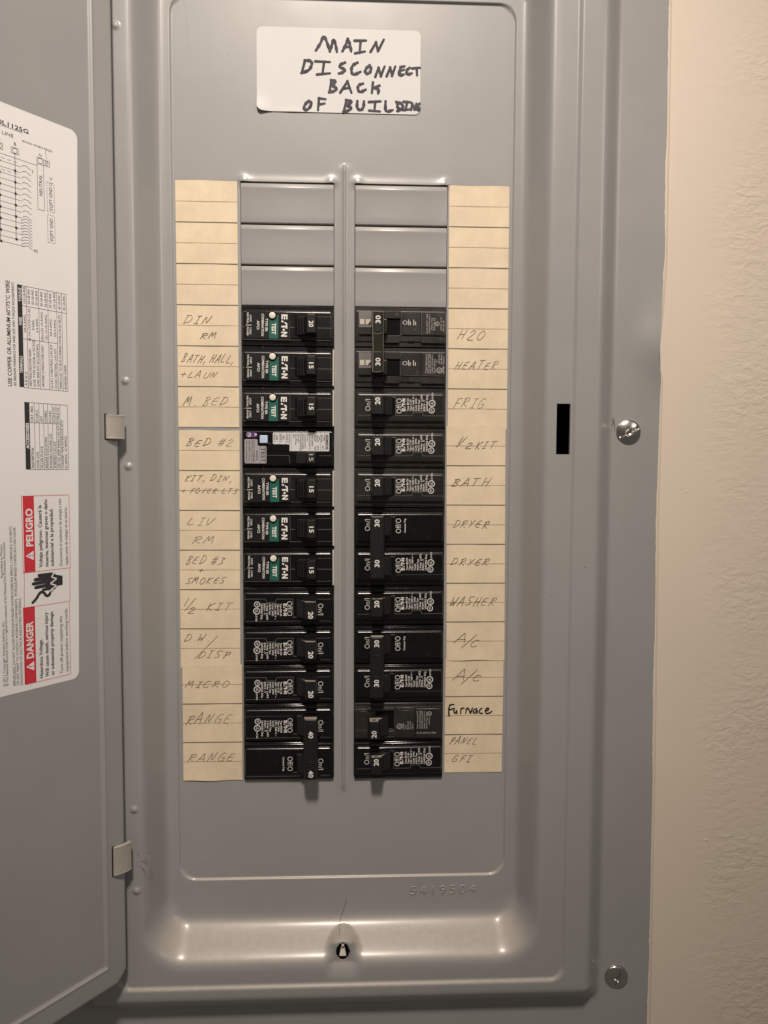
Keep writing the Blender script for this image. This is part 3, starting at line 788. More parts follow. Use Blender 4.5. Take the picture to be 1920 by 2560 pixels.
# danger boxes
quad(RD, DF, -2.335, -2.09, -9.235, -7.615, h1); quad(RD, DF, -2.385, -2.125, -11.627, -9.98, h1)
box(2.36, 1.275, -9.245, -7.62, .010, RD); box(2.37, 1.32, -11.635, -9.99, .010, RD); ln(1.29, -9.245, 1.30, -9.99, .010, RD); ln(2.34, -9.235, 2.355, -9.98, .010, RD)
T('PELIGRO', 2.205, -8.69, -7.885, .145, .03, W, h2); T('DANGER', 2.25, -11.09, -10.295, .145, .03, W, h2)
for s, z in ((2.20, -8.89), (2.245, -11.265)):
    poly(W, DF, [(-(s + .10), z), (-(s - .075), z - .10), (-(s - .075), z + .10)], h2)
    seg(RD, DF, -(s + .045), z, -(s - .02), z, .022, h3); disc(RD, DF, -(s - .047), z, .013, h3, 8)
for s, t, a, b in ((1.965, 'Voltaje peligroso. Causará la', -9.165, -7.82), (1.83, 'muerte, lesiones graves o daño', -9.165, -7.70), (1.705, 'substancial a la propiedad.', -9.165, -7.905)): T(t, s, a, b, .076, .020)
for s, t, a, b in ((1.50, 'Desconecte el suministro de energía a este', -9.175, -7.70), (1.365, 'equipo antes de trabajar en su interior.', -9.175, -7.875)): T(t, s, a, b, .070)
for s, t, a, b in ((2.01, 'Hazardous Voltage.', -11.575, -10.72), (1.875, 'Will cause death, serious injury', -11.572, -10.155), (1.75, 'or substantial property damage.', -11.568, -10.145)): T(t, s, a, b, .076, .020)
for s, t, a, b in ((1.535, 'Turn off power supplying this', -11.58, -10.29), (1.405, 'equipment before working inside.', -11.557, -10.13)): T(t, s, a, b, .070)
# shocked hand pictogram: fingers, palm, wrist, white bolt, cable
for (sa, za), (sb, zb) in (((2.09, -9.585), (1.78, -9.565)), ((2.145, -9.50), (1.80, -9.485)), ((2.10, -9.415), (1.78, -9.41)), ((2.01, -9.335), (1.74, -9.335))):
    stroke(K, DF, [(-sa, za), (-sb, zb)], .076, h1, smooth=False, dome=0, taper=False)
poly(K, DF, [(-1.88, -9.625), (-1.86, -9.30), (-1.70, -9.30), (-1.62, -9.36), (-1.47, -9.40), (-1.47, -9.60), (-1.60, -9.61), (-1.66, -9.68), (-1.80, -9.68), (-1.90, -9.68), (-1.97, -9.665), (-1.93, -9.62)], h2)
for a, b in (((1.78, -9.70), (1.62, -9.60)), ((1.62, -9.60), (1.76, -9.54)), ((1.76, -9.54), (1.61, -9.45)), ((1.61, -9.45), (1.73, -9.40)), ((1.73, -9.40), (1.655, -9.29))): seg(W, DF, -a[0], a[1], -b[0], b[1], .026, h3)
stroke(K, DF, [(-2.17, -9.90), (-2.09, -9.83), (-2.02, -9.73), (-1.97, -9.70), (-1.91, -9.72), (-1.86, -9.79), (-1.80, -9.79), (-1.77, -9.75)], .06, h2, dome=0, taper=False)
for a in (20, 70, 120): seg(K, DF, -1.75, -9.73, -1.75 + .07 * math.cos(R(a)), -9.73 + .07 * math.sin(R(a)), .01, h1)
on('printed_text', K, 'ink', lab); on('reversed_text', W, 'door_label', lab); on('red_print', RD, 'red', lab); on('table_heading', HD, 'ink', lab)

# ---------------------------------------------------------------- main sticker
stk = empty('paper_sticker', (-0.12, -0.0, 2.67))
tag(stk, 'white rectangular sticker hand lettered MAIN DISCONNECT BACK OF BUILDING in marker', 'sticker')
FS = Fr((-2.13, -0.020, 3.668), (math.cos(R(-0.0)), 0, 0), (0, 0, 1))
mb = MB()
def stk_lift(x, y): return 0.10 * max(0, 1 - math.hypot(x - 0, y + 2) / 0.42) ** 1.6 + 0.012 * max(0, 1 - abs(x - .9) / .5) * max(0, 1 - abs(y + 2) / .15)
rr = rrect_pts(0, 3.99, -1.99, 0, 0.14, 6)
gx = [0, .05, .1, .15, .2, .3, .4, .55, .7, .9, 1.1, 1.5, 2, 3, 3.99]; gy = [-1.99, -1.94, -1.89, -1.84, -1.79, -1.7, -1.6, -1.4, -1, -.5, -.14, -.09, -.04, 0]
def rcl(x, y, x0=0, x1=3.99, y0=-1.99, y1=0, r=.14):
    cx = min(max(x, x0 + r), x1 - r); cy = min(max(y, y0 + r), y1 - r); v = Vector((x - cx, y - cy))
    if v.length > r: v.normalize(); v *= r; return cx + v.x, cy + v.y
    return x, y
gx = sorted(set(gx + [3.85, 3.89, 3.94]))
for y in gy:
    for x in gx:
        a, b = rcl(x, y); mb.v.append(FS.p(a, b, stk_lift(a, b)))
n = len(gx)
mb.f = [(j * n + i, j * n + i + 1, (j + 1) * n + i + 1, (j + 1) * n + i) for j in range(len(gy) - 1) for i in range(n - 1)]
on('sheet', mb, 'sticker', stk, 60)
MK = {
 'M': [[(600, 290), (640, 225), (672, 160), (700, 210), (730, 298)], [(730, 298), (748, 240), (765, 188), (785, 245), (795, 300)]],
 'A': [[(850, 295), (880, 235), (900, 182)], [(900, 182), (920, 240), (930, 295)], [(872, 258), (918, 255)]],
 'I': [[(965, 197), (1065, 195)], [(1020, 200), (1010, 310)], [(970, 317), (1055, 300)]],
 'N': [[(1115, 300), (1165, 212)], [(1165, 212), (1182, 290)], [(1185, 292), (1236, 190)]],
 'D': [[(495, 392), (465, 505)], [(495, 388), (550, 395), (558, 430), (530, 480), (465, 508)]],
 'I2': [[(595, 397), (725, 402)], [(675, 402), (660, 515)], [(610, 522), (725, 510)]],
 'S': [[(870, 407), (825, 430), (832, 455), (868, 470), (858, 497), (818, 510)]],
 'C': [[(988, 407), (945, 435), (933, 485), (955, 520), (1015, 495)]],
 'O': [[(1105, 432), (1070, 465), (1066, 503), (1098, 507), (1120, 470), (1105, 432)]],
 'N2': [[(1160, 537), (1190, 455)], [(1190, 455), (1212, 532)], [(1212, 532), (1245, 445)]],
 'N3': [[(1268, 532), (1300, 452)], [(1300, 452), (1318, 527)], [(1318, 527), (1347, 445)]],
 'E': [[(1400, 447), (1385, 520), (1425, 517)], [(1400, 445), (1432, 438)], [(1392, 482), (1428, 472)]],
 'C2': [[(1482, 453), (1457, 480), (1464, 515), (1502, 505)]],
 'T': [[(1512, 457), (1578, 450)], [(1552, 457), (1556, 518)]],
 'B': [[(745, 582), (725, 690)], [(742, 575), (785, 588), (750, 625), (792, 648), (772, 678), (725, 690)]],
 'A2': [[(830, 690), (895, 587)], [(895, 587), (932, 690)], [(860, 655), (915, 648)]],
 'C3': [[(1040, 607), (1003, 622), (995, 660), (1018, 687), (1065, 665)]],
 'K': [[(1137, 597), (1128, 690)], [(1197, 625), (1137, 648)], [(1137, 648), (1188, 655), (1187, 695)]],
 'O2': [[(530, 777), (494, 812), (488, 862), (528, 850), (556, 800), (530, 777)]],
 'F': [[(627, 750), (618, 858)], [(627, 750), (684, 757)], [(625, 810), (675, 800)]],
 'B2': [[(888, 768), (860, 875)], [(885, 765), (937, 782), (890, 818), (930, 832), (912, 862), (860, 876)]],
 'U': [[(990, 778), (988, 835), (1018, 860), (1046, 835), (1052, 780)]],
 'I3': [[(1102, 782), (1205, 775)], [(1160, 780), (1152, 865)], [(1105, 865), (1200, 872)]],
 'L': [[(1258, 778), (1262, 868), (1322, 860)]],
 'D2': [[(1368, 788), (1378, 865)], [(1362, 780), (1412, 800), (1420, 838), (1372, 865)], [(1372, 830), (1400, 850)]],
 'I4': [[(1432, 778), (1492, 782)], [(1465, 780), (1448, 855)], [(1428, 858), (1490, 850)]],
 'N4': [[(1502, 852), (1512, 797)], [(1512, 797), (1535, 850)], [(1535, 850), (1550, 800)]],
 'G': [[(1578, 798), (1558, 820), (1560, 855), (1580, 850), (1572, 828)]],
}
mb = MB(); q_ = 0
for k_, sts in MK.items():
    for st in sts:
        q_ += 1
        P_ = [((x - 42) / 387.5, -(y - (68 + 0.019 * (x - 42))) / 404.0) for x, y in st]
        stroke(mb, FS, P_, 0.082, 0.003 + (q_ % 7) * 0.0006, dome=0.0)
on('marker_lettering', mb, 'marker', stk)

# ---------------------------------------------------------------- directory strips
def strip(x0, ztop, rows, y, skewx, label, words, seed, blank_from=None, torn=False):
    random.seed(seed)
    root = empty('directory_strip', (x0 + .75, -y, ztop - rows / 2))
    tag(root, label, 'label strip', 'cream circuit directory strips beside the breakers')
    f = Fr((x0, -y, ztop), (1, 0, 0), (skewx, 0, 1))
    mb = MB(); ny = rows * 6; nx_ = 8
    for j in range(ny + 1):
        for i in range(nx_ + 1):
            xx = 1.5 * i / nx_; yy = -rows * j / ny
            lift = 0.004 * math.sin(xx * 4 + seed) * math.sin(yy * 1.7 + seed)
            if j == ny: lift += 0.012 * abs(math.sin(xx * 2.1 + seed)); yy += (0.012 * math.sin(xx * 6 + seed) if torn else 0)
            if j == 0: lift += 0.004; yy += 0.008 * math.sin(xx * 5 + seed)
            mb.v.append(f.p(xx, yy, 0.006 + lift))
    for j in range(ny):
        for i in range(nx_):
            a = j * (nx_ + 1) + i; mb.f.append((a, a + nx_ + 1, a + nx_ + 2, a + 1))
    for j in range(ny):
        for i in (0, nx_):
            a = mb.v[j * (nx_ + 1) + i]; b = mb.v[(j + 1) * (nx_ + 1) + i]
            mb.add([a, b, (b[0], -y, b[2]), (a[0], -y, a[2])], [(0, 1, 2, 3)])
    on('card', mb, 'cream', root, 60)
    for r_ in range(rows):
        if r_: mb = MB(); quad(mb, f, 0.0, 1.5, -r_ - .011, -r_ + .011, 0.0125); on('thick_rule', mb, 'rule', root)
        mb = MB(); quad(mb, f, 0.0, 1.5, -r_ - .5 - .0045, -r_ - .5 + .0045, 0.0125); on('thin_rule', mb, 'rule_thin', root)
    for r_, items in words.items():
        mb = MB()
        for it in items:
            t, a, b, c_, d_ = it[:5]
            if t == 'SLASH': stroke(mb, f, [(a, -r_ - c_), ((a + b) / 2 + .01, -r_ - (c_ + d_) / 2), (b, -r_ - d_)], .014, 0.0135)
            elif t == 'Furnace':
                X = lambda px: (px - 85) / 545.0; Y = lambda py: -r_ - (py - 1030) / 525.0
                for st in ([(150, 1150), (135, 1220), (145, 1300)], [(150, 1150), (175, 1140), (205, 1140)], [(145, 1215), (175, 1205), (195, 1195)], [(215, 1195), (210, 1240), (235, 1262), (248, 1225)], [(248, 1225), (255, 1262)],
                           [(310, 1200), (305, 1265)], [(308, 1215), (325, 1190), (350, 1195)], [(388, 1200), (378, 1260)], [(385, 1215), (405, 1190), (430, 1230), (445, 1265)], [(445, 1265), (465, 1215), (470, 1190)],
                           [(530, 1200), (495, 1215), (485, 1255), (515, 1260), (535, 1215), (540, 1265)], [(605, 1195), (575, 1220), (575, 1260), (615, 1265)], [(660, 1235), (700, 1215), (690, 1190), (660, 1215), (665, 1262), (705, 1265), (745, 1240)]):
                    stroke(mb, f, [(X(px), Y(py)) for px, py in st], .042, 0.013, dome=.05)
            else: write(mb, f, t, a, b, -r_ - d_, -r_ - c_, w=.0125, slant=.50, jit=.09, h=0.0135)
        ink = 'marker_black' if items[0][0] == 'Furnace' else ('pen' if seed in (22, 33) else 'pencil')
        on('handwriting', mb, ink, root)
    return root
strip(-4.125, 0, 6, 0.0, -0.002 * 1, 'cream card strip left of the breakers, topmost, entries DIN RM to M. BED', {
    3: [('DIN', .19, .84, .27, .46), ('RM', .57, .97, .67, .82)],
    4: [('BATH, HALL,', .14, 1.40, .21, .41), ('+LAUN', .08, .96, .63, .79)],
    5: [('M. BED', .18, 1.23, .25, .46)]}, 11)
strip(-4.105, -6.08, 6, 0.0, 0.004, 'cream card strip left of the breakers, middle one, BED #2 down to D.W./DISP', {
    0: [('BED #2', .2, 1.36, .21, .39)],
    1: [('KIT, DIN,', .15, 1.32, .12, .27), ('+ FOYER LTS', .05, 1.46, .45, .57)],
    2: [('LIV', .22, .88, .18, .37), ('RM', .33, .87, .64, .82)],
    3: [('BED #3', .17, 1.13, .16, .36), ('+', .48, .62, .46, .58), ('SMOKES', .16, 1.15, .69, .85)],
    4: [('1', .10, .2, .22, .42), ('SLASH', .38, .11, .22, .54), ('2', .2, .38, .44, .6), ('KIT', .69, 1.3, .35, .54)],
    5: [('D.W.', .12, .74, .16, .33), ('SLASH', .93, .34, .19, .78), ('DISP', .46, 1.25, .58, .76)]}, 12)
strip(-4.085, -12.01, 3, 0.014, 0.001, 'short cream card strip at bottom left reading MICRO, RANGE, RANGE', {
    0: [('MICRO', .11, 1.2, .41, .57)], 1: [('RANGE', .11, 1.23, .27, .52)], 2: [('RANGE', .14, 1.33, .29, .5)]}, 13, torn=True)
strip(2.60, 0.0, 6, 0.0, -0.003, 'cream card strip right of the breakers, topmost, H2O, HEATER and FRIG', {
    3: [('H2O', .27, .92, .54, .77)], 4: [('HEATER', .2, 1.25, .30, .50)], 5: [('FRIG', .17, .95, .23, .47)]}, 21, torn=True)
strip(2.585, -5.93, 6, 0.014, -0.009, 'middle cream card strip right of the breakers, 1/2 KIT down to A/C', {
    0: [('1', .28, .42, .25, .43), ('SLASH', .52, .24, .28, .53), ('2', .48, .65, .40, .56), ('KIT', .75, 1.25, .40, .58)],
    1: [('BATH', .14, 1.1, .33, .53)], 2: [('DRYER', .2, 1.1, .40, .58)], 3: [('DRYER', .15, 1.1, .37, .54)], 4: [('WASHER', .12, 1.28, .36, .58)],
    5: [('A', .26, .58, .33, .55), ('SLASH', .78, .38, .33, .68), ('C', .62, .85, .47, .64)]}, 22, torn=True)
strip(2.622, -11.88, 3, 0.0, 0.004, 'short cream card strip at bottom right, A/C, Furnace and PANEL GFI', {
    0: [('A', .24, .56, .33, .58), ('SLASH', .82, .4, .30, .68), ('C', .72, .93, .46, .60)], 1: [('Furnace', 0, 0, 0, 0)],
    2: [('PANEL', .15, .87, .07, .25), ('GFI', .2, .72, .56, .72)]}, 33)
random.seed(5)

# ---------------------------------------------------------------- breakers
# local frame of a breaker: origin at the middle of its footprint, u across (0 outer end .. 2.3 centre end), v down
GRP = 'circuit breakers plugged in along the two columns'
class BF:
    def __init__(s, rows): s.rows = rows
    def x(s, u): return u - 1.15
    def z(s, v): return s.rows / 2 - v
    def fr(s, h): return Fr((0, -h, 0), (1, 0, 0), (0, 0, 1))
def bt(mb, B, t, u, v0, v1, H, bold=0.0, h=0.15):      # text reading downwards
    text(mb, B.fr(h), t, B.x(u), B.z((v0 + v1) / 2), abs(v1 - v0), H, -90, bold, 0.003)
def bq(mb, B, u0, u1, v0, v1, h): quad(mb, B.fr(h), B.x(u0), B.x(u1), B.z(v1), B.z(v0), 0.0025)
_mc = {}
def cached(key, fn):
    if key not in _mc: _mc[key] = fn()
    return _mc[key]
def brbox(mb, B, u0, u1, v0, v1, h0, h1_, r=.02, seg_=2): rbox(mb, B.x(u0), B.x(u1), -h1_, -h0, B.z(v1), B.z(v0), r, seg_)
FH = 0.15
def body_mesh(rows, style, m='black'):
    def f():
        mb = MB(); B = BF(rows)
        for k in range(rows):
            brbox(mb, B, 0.012, 2.288, k + .012, k + .988, -0.6, 0.07, .015, 1)
            if style == 'ofc':
                brbox(mb, B, 0.03, 2.27, k + .125, k + .865, -0.05, FH, .075, 5)
                brbox(mb, B, 0.10, 0.42 + 1.78, k + .865, k + .93, -0.05, .085, .012, 1)
            elif style == 'old':
                brbox(mb, B, 0.03, 2.27, k + .13, k + .90, -0.05, FH - .05, .03, 2)
            else:
                brbox(mb, B, 0.03, 2.26, k + .125, k + .875, -0.05, FH, .08, 5)
                brbox(mb, B, 0.02, 2.285, k + .05, k + .95, -0.05, .09, .012, 1)
        return mb.mesh('body', 'black_dusty' if style == 'old' else m, smooth=40)
    return cached(('body', rows, style, m), f)
def logo(mb, B, u, v0, v1, H, h):
    """the maker's wordmark: block E, cut A joined to T, dot for O, N; reading downwards"""
    f = B.fr(h); L_ = v1 - v0
    def P(a, b): return (B.x(u) + (b - .5) * H, B.z(v0 + a * L_))   # a along, b up
    def pl(pts): poly(mb, f, [P(a, b) for a, b in pts][::-1], 0.003)
    pl([(0, 0), (.07, 0), (.07, 1), (0, 1)])
    for b in (0, .39, .78): pl([(.072, b), (.22, b), (.22, b + .22), (.072, b + .22)])
    pl([(.27, 0), (.34, 0), (.37, .26), (.30, .40)]); pl([(.33, .55), (.40, 1), (.47, 1), (.41, .55)])
    pl([(.45, .76), (.64, .76), (.64, 1), (.45, 1)]); pl([(.51, 0), (.585, 0), (.585, .755), (.51, .755)])
    disc(mb, f, *P(.69, .42), H * .19, .003, 14)
    pl([(.78, 0), (.84, 0), (.84, 1), (.78, 1)]); pl([(.84, 1.0), (.84, .62), (.94, 0), (.94, .38)]); pl([(.942, 0), (1, 0), (1, 1), (.942, 1)])
def ul(mb, B, u, v, r, h):
    f = B.fr(h); ring(mb, f, B.x(u), B.z(v), r * .8, r, .003, 20); text(mb, f, 'UL', B.x(u), B.z(v), r * 1.0, r * .75, -90, .01, .003)
def csa(mb, B, u, v, r, h):
    f = B.fr(h); ring(mb, f, B.x(u), B.z(v), r * .8, r, .003, 20); text(mb, f, 'SP', B.x(u), B.z(v), r * .95, r * .7, -90, .0, .003)
def base(kind, rows, colm, row, label, jitter=0.35):
    cx = (XA + XB) / 2 if colm == 'L' else (XC + XD) / 2
    o = empty('circuit_breaker', (cx, 0.0 + random.uniform(-.008, .004), -3 - row - rows / 2),
              (R(random.uniform(-.4, .4)), (0 if colm == 'L' else math.pi) + R(random.uniform(-jitter, jitter)), 0))
    tag(o, label, 'circuit breaker', GRP)
    return o
def handle_prof(B, u0, u1, u2, u3, h): return [(B.x(u0), -FH + .08), (B.x(u0 + .03), -FH - .03), (B.x(u1), -FH - .17), (B.x(u2), -FH - h + .0), (B.x(u3), -FH - h), (B.x(u3 + .035), -FH + .08)]

def seam(mb, B, pts, h=FH, w=.009):
    f = B.fr(h)
    for (a, b), (c_, d_) in zip(pts, pts[1:]): seg(mb, f, B.x(a), B.z(b), B.x(c_), B.z(d_), w, .0018)

# --- arc fault breakers with white test button
def afci(row, amps, label, sticker=False):
    B = BF(1); o = base('afci', 1, 'L', row, label)
    link('body', body_mesh(1, 'ofc', 'black_mid' if row < 5 else 'black'), o, True)
    def pl():
        mb = MB(); brbox(mb, B, .125, 1.20, .19, .855, FH - .02, FH + .012, .012, 1); return mb.mesh('label_plate', 'label_black', smooth=40)
    lp = link('label_plate', cached('afplate', pl), o)
    def gr():
        mb = MB(); bq(mb, B, .70, .925, .27, .845, FH + .012); return mb.mesh('green_stripe', 'green')
    lp.rotation_euler.y = R(random.uniform(-1.1, 1.1)); lp.location = (random.uniform(-.012, .012) * IN, 0, random.uniform(-.012, .012) * IN)
    link('green_stripe', cached('afgreen', gr), lp)
    def pr():
        mb = MB(); h = FH + .012; hh = FH + .014
        logo(mb, B, 1.07, .25, .79, .145, h)
        bt(mb, B, 'TEST', .815, .47, .745, .095, .03, hh)
        bt(mb, B, 'TYPE BR', .635, .36, .68, .058, .012, h); bt(mb, B, 'COMBINATION', .54, .25, .79, .058, .012, h); bt(mb, B, 'AFCI', .43, .42, .63, .058, .012, h)
        bt(mb, B, 'LOAD', .245, .29, .45, .042, .01, h); bt(mb, B, 'NEUTRAL', .175, .23, .50, .042, .01, h)
        bt(mb, B, 'LOAD', .245, .60, .76, .042, .01, h); bt(mb, B, 'POWER', .175, .58, .79, .042, .01, h)
        seam(mb, B, [(.13, .535), (.27, .535)], h, .012)
        return mb.mesh('printed_text', 'white_print')
    link('printed_text', cached('aftext', pr), lp)
    def bn():
        mb = MB(); cylinder(mb, B.fr(FH), B.x(.785), B.z(.27), .078, 0, .07); return mb.mesh('test_button', 'button', smooth=40)
    link('test_button', cached('afbtn', bn), o)
    def bz():
        mb = MB(); f = B.fr(FH + .012); ring(mb, f, B.x(.785), B.z(.275), .080, .108, .004, 28); return mb.mesh('button_bezel', 'dark_inside')
    link('button_bezel', cached('afbez', bz), o)
    def sl():
        mb = MB(); bq(mb, B, 1.33, 1.62, .27, .745, FH + .001); return mb.mesh('handle_slot', 'dark_inside')
    link('handle_slot', cached('afslot', sl), o)
    def hd():
        mb = MB(); prism(mb, handle_prof(B, 1.36, 1.60, 1.655, 1.85, .40), B.z(.735), B.z(.285), .018, 2)
        for k in range(3): brbox(mb, B, 1.40 + k * .07, 1.43 + k * .07, .32, .70, FH, FH + .10 + k * .04, .008, 1)
        return mb.mesh('handle', 'handle', smooth=40)
    h = link('handle', cached('afh', hd), o, True)
    def nm():
        mb = MB(); bt(mb, B, amps, 1.755, .45, .60, .105, .02, FH + .40); return mb.mesh('rating_number', 'white_print')
    link('rating_number', cached('afn' + amps, nm), h)
    def sm():
        mb = MB(); seam(mb, B, [(1.205, .545), (1.33, .55)]); seam(mb, B, [(1.89, .55), (2.25, .555)]); seam(mb, B, [(1.89, .28), (2.24, .275)], w=.006); seam(mb, B, [(.04, .555), (.10, .545)])
        seam(mb, B, [(.06, .852), (1.5, .857)], w=.008); seam(mb, B, [(1.85, .857), (2.24, .857)], w=.007); seam(mb, B, [(1.205, .21), (1.205, .84)], w=.005); return mb.mesh('mould_seam', 'edge_wear')
    link('mould_seam', cached('afseam', sm), o)
    if sticker:
        def st():
            mb = MB(); brbox(mb, B, 2.262, 2.30, .07, .97, -.05, .135, .01, 1); return mb.mesh('side_sticker', 'side_sticker')
        link('side_sticker', cached('afst', st), o)
    return o
W_ = 'arc fault breaker with green TEST stripe, '
afci(0, '20', 'black arc fault breaker marked 20, green TEST stripe, topmost in left column')
afci(1, '15', 'black arc fault breaker beside the handwritten BATH, HALL, LAUN entry', True)
afci(2, '15', 'black arc fault breaker beside the M. BED entry, just above the white-labelled breaker', True)
afci(4, '15', 'black arc fault breaker beside the KIT, DIN entry, just below the white-labelled breaker', True)
afci(5, '15', 'black arc fault breaker with green stripe beside the LIV RM entry', True)
afci(6, '15', 'black arc fault breaker with green stripe beside the BED #3 SMOKES entry', True)

# --- single and double pole thermal breakers
def off_print(mb, B, k, full, txt):
    bt(mb, B, 'Off/O', 1.185, k + .36, k + .73, .135, -.012, FH); bt(mb, B, 'On/I', 1.965, k + .42, k + .71, .13, -.012, FH)
    if full:
        logo(mb, B, 1.07, k + .42, k + .73, .085, FH)
        for i, t in enumerate(txt):
            if t: bt(mb, B, t, .965 - i * .0685, k + .42, k + .42 + len(t) * .0315, .043, .014, FH)
        csa(mb, B, .37, k + .44, .075, FH); ul(mb, B, .36, k + .61, .085, FH); bt(mb, B, 'LISTED', .35, k + .70, k + .88, .036, .01, FH)
    else: bt(mb, B, 'Common Trip', 1.02, k + .37, k + .73, .042, .016, FH)
def tab_hole(B, k, u, h, v=.305):
    """little eye hole in the upper end of a handle (the end facing up in place)"""
    mb = MB(); f = Fr((B.x(u), -FH - h, B.z(v)), (1, 0, 0), (0, -1, 0)); return mb, f
def br1(colm, row, amps, label, hole=True):
    B = BF(1); o = base('br', 1, colm, row, label, .45)
    link('body', body_mesh(1, 'br', 'black_right' if (colm == 'R' and row < 5) else 'black'), o, True)
    def pr():
        mb = MB(); off_print(mb, B, 0, True, ['Type BR120', 'Type C120', '120 / 240 V ~', 'Cu/Al  SWD', 'HACR Type', '1 Pole  J-693', 'E7819 - T', 'LR43556 Disj.']); return mb.mesh('printed_text', 'white_print')
    link('printed_text', cached('brtext', pr), o)
    def sl():
        mb = MB(); bq(mb, B, 1.28, 1.60, .31, .75, FH + .001); return mb.mesh('handle_slot', 'dark_inside')
    link('handle_slot', cached('brslot', sl), o)
    def hd():
        mb = MB(); prism(mb, handle_prof(B, 1.33, 1.54, 1.60, 1.86, .41), B.z(.755), B.z(.315), .016, 2); return mb.mesh('handle', 'handle', smooth=40)
    h = link('handle', cached('brh', hd), o, True)
    def nm():
        mb = MB(); bt(mb, B, amps, 1.735, .545, .72, .115, .025, FH + .41); return mb.mesh('rating_number', 'white_print')
    link('rating_number', cached('brn' + amps, nm), h)
    up = -1 if colm == 'R' else 1
    def ho():
        v = .315 if up > 0 else .755
        mb = MB(); f = Fr((B.x(1.735), -FH - .33, B.z(v) + up * .0), (1, 0, 0), (0, -1, 0) if up > 0 else (0, 1, 0))
        if up < 0: f.n = Vector((0, 0, -1))
        mb.add([f.p(.058 * math.cos(2 * math.pi * i / 14), .026 * math.sin(2 * math.pi * i / 14), .002) for i in range(14)], [tuple(range(14))])
        return mb.mesh('tie_hole', 'dark_inside')
    link('tie_hole', cached(('brho', up), ho), h)
    def wt():   # upper end of the toggle, lamp light and dust painted on in tan
        v = .315 if up > 0 else .755; mb = MB(); y = B.z(v) + up * .0012
        P = [(1.49, .15), (1.58, .30), (1.61, .395), (1.84, .395), (1.855, .28), (1.60, .26)]
        mb.add([(B.x(a), -FH - b, y) for a, b in P], [tuple(range(len(P)))]); return mb.mesh('handle_end', 'toggle_light_dust')
    link('handle_end', cached(('brwt', up), wt), h)
    def sm():
        mb = MB(); seam(mb, B, [(.04, .305), (.585, .305), (.605, .39), (.82, .39), (.86, .305), (1.27, .305), (1.27, .77)], w=.008); seam(mb, B, [(1.88, .31), (2.22, .305)], w=.007)
        seam(mb, B, [(.06, .868), (1.48, .866)], w=.007); seam(mb, B, [(1.95, .862), (2.22, .866)], w=.006); seam(mb, B, [(1.27, .765), (1.36, .77)], w=.012); return mb.mesh('mould_seam', 'edge_wear')
    link('mould_seam', cached('brseam', sm), o)
    return o
def br2(colm, row, amps, label):
    B = BF(2); o = base('br', 2, colm, row, label, .15)
    link('body', body_mesh(2, 'br'), o, True)
    up = -1 if colm == 'R' else 1
    def pr():
        mb = MB(); off_print(mb, B, 0, True, ['Type BR2' + amps, 'Type C2' + amps, '120 / 240 V ~', 'Cu/Al', 'HACR Type', '2 Pole  J-693', 'E7819 - T', 'LR43556 Disj.']); off_print(mb, B, 1, False, None)
        return mb.mesh('printed_text', 'white_print')
    link('printed_text', cached('b2text' + amps, pr), o)
    def sl():
        mb = MB(); [bq(mb, B, 1.28, 1.60, k + .31, k + .75, FH + .001) for k in (0, 1)]; return mb.mesh('handle_slot', 'dark_inside')
    link('handle_slot', cached('b2slot', sl), o)
    def hd():
        mb = MB()
        for k in (0, 1): prism(mb, [(B.x(1.33), -FH + .08), (B.x(1.36), -FH - .03), (B.x(1.54), -FH - .17), (B.x(1.6), -FH - .25), (B.x(1.84), -FH - .25), (B.x(1.875), -FH + .08)], B.z(k + .755), B.z(k + .315), .016, 2)
        prism(mb, [(B.x(1.53), -FH - .14), (B.x(1.55), -FH - .36), (B.x(1.60), -FH - .43), (B.x(1.87), -FH - .43), (B.x(1.90), -FH - .36), (B.x(1.90), -FH - .14)], B.z(1.80), B.z(.27), .02, 3)
        for v in (.80, 1.33): brbox(mb, B, 1.62, 1.85, v, v + .02, FH + .425, FH + .438, .003, 1)
        return mb.mesh('common_handle', 'handle', smooth=40)
    h = link('common_handle', cached('b2h', hd), o, True)
    for k in (0, 1):
        def nm():
            mb = MB(); bt(mb, B, amps, 1.735, k + .535 + .02, k + .715 + .02, .115, .02, FH + .432)
            return mb.mesh('rating_number', 'white_print')
        link('rating_number', cached('b2n%d' % k + amps, nm), h)
    def wt():  # upper end of the common handle: light and dust painted tan
        v = .27 if up > 0 else 1.80; mb = MB(); y = B.z(v) + up * .0012
        P = [(1.56, .20), (1.575, .35), (1.62, .405), (1.85, .405), (1.875, .35), (1.875, .2)]
        mb.add([(B.x(a), -FH - b, y) for a, b in P], [tuple(range(len(P)))]); return mb.mesh('handle_end', 'toggle_light_dust')
    link('handle_end', cached(('b2wt', up), wt), h)
    def sm():
        mb = MB()
        for k in (0, 1):
            seam(mb, B, [(.06, k + .868), (1.45, k + .866)], w=.008); seam(mb, B, [(1.95, k + .862), (2.22, k + .866)], w=.006); seam(mb, B, [(1.27, k + .765), (1.38, k + .775)], w=.012)
            seam(mb, B, [(1.36, k + .305), (1.48, k + .30)], w=.010)
        seam(mb, B, [(.05, .31), (1.25, .305)], w=.004)
        return mb.mesh('mould_seam', 'edge_wear')
    link('mould_seam', cached('b2seam', sm), o)
    return o
br1('L', 7, '20', 'black single breaker marked 20 beside the left 1/2 KIT entry')
br1('L', 8, '20', 'black single breaker marked 20 beside the D.W./DISP entry')
br1('L', 9, '20', 'black single breaker marked 20 beside the MICRO entry')
br2('L', 10, '40', 'glossy black double breaker with common handle marked 40, beside the RANGE entries')
br1('R', 2, '20', 'black single breaker marked 20 beside the FRIG entry')
br1('R', 3, '20', 'black single breaker marked 20 beside the right 1/2 KIT entry')
br1('R', 4, '20', 'black single breaker marked 20 beside the BATH entry')
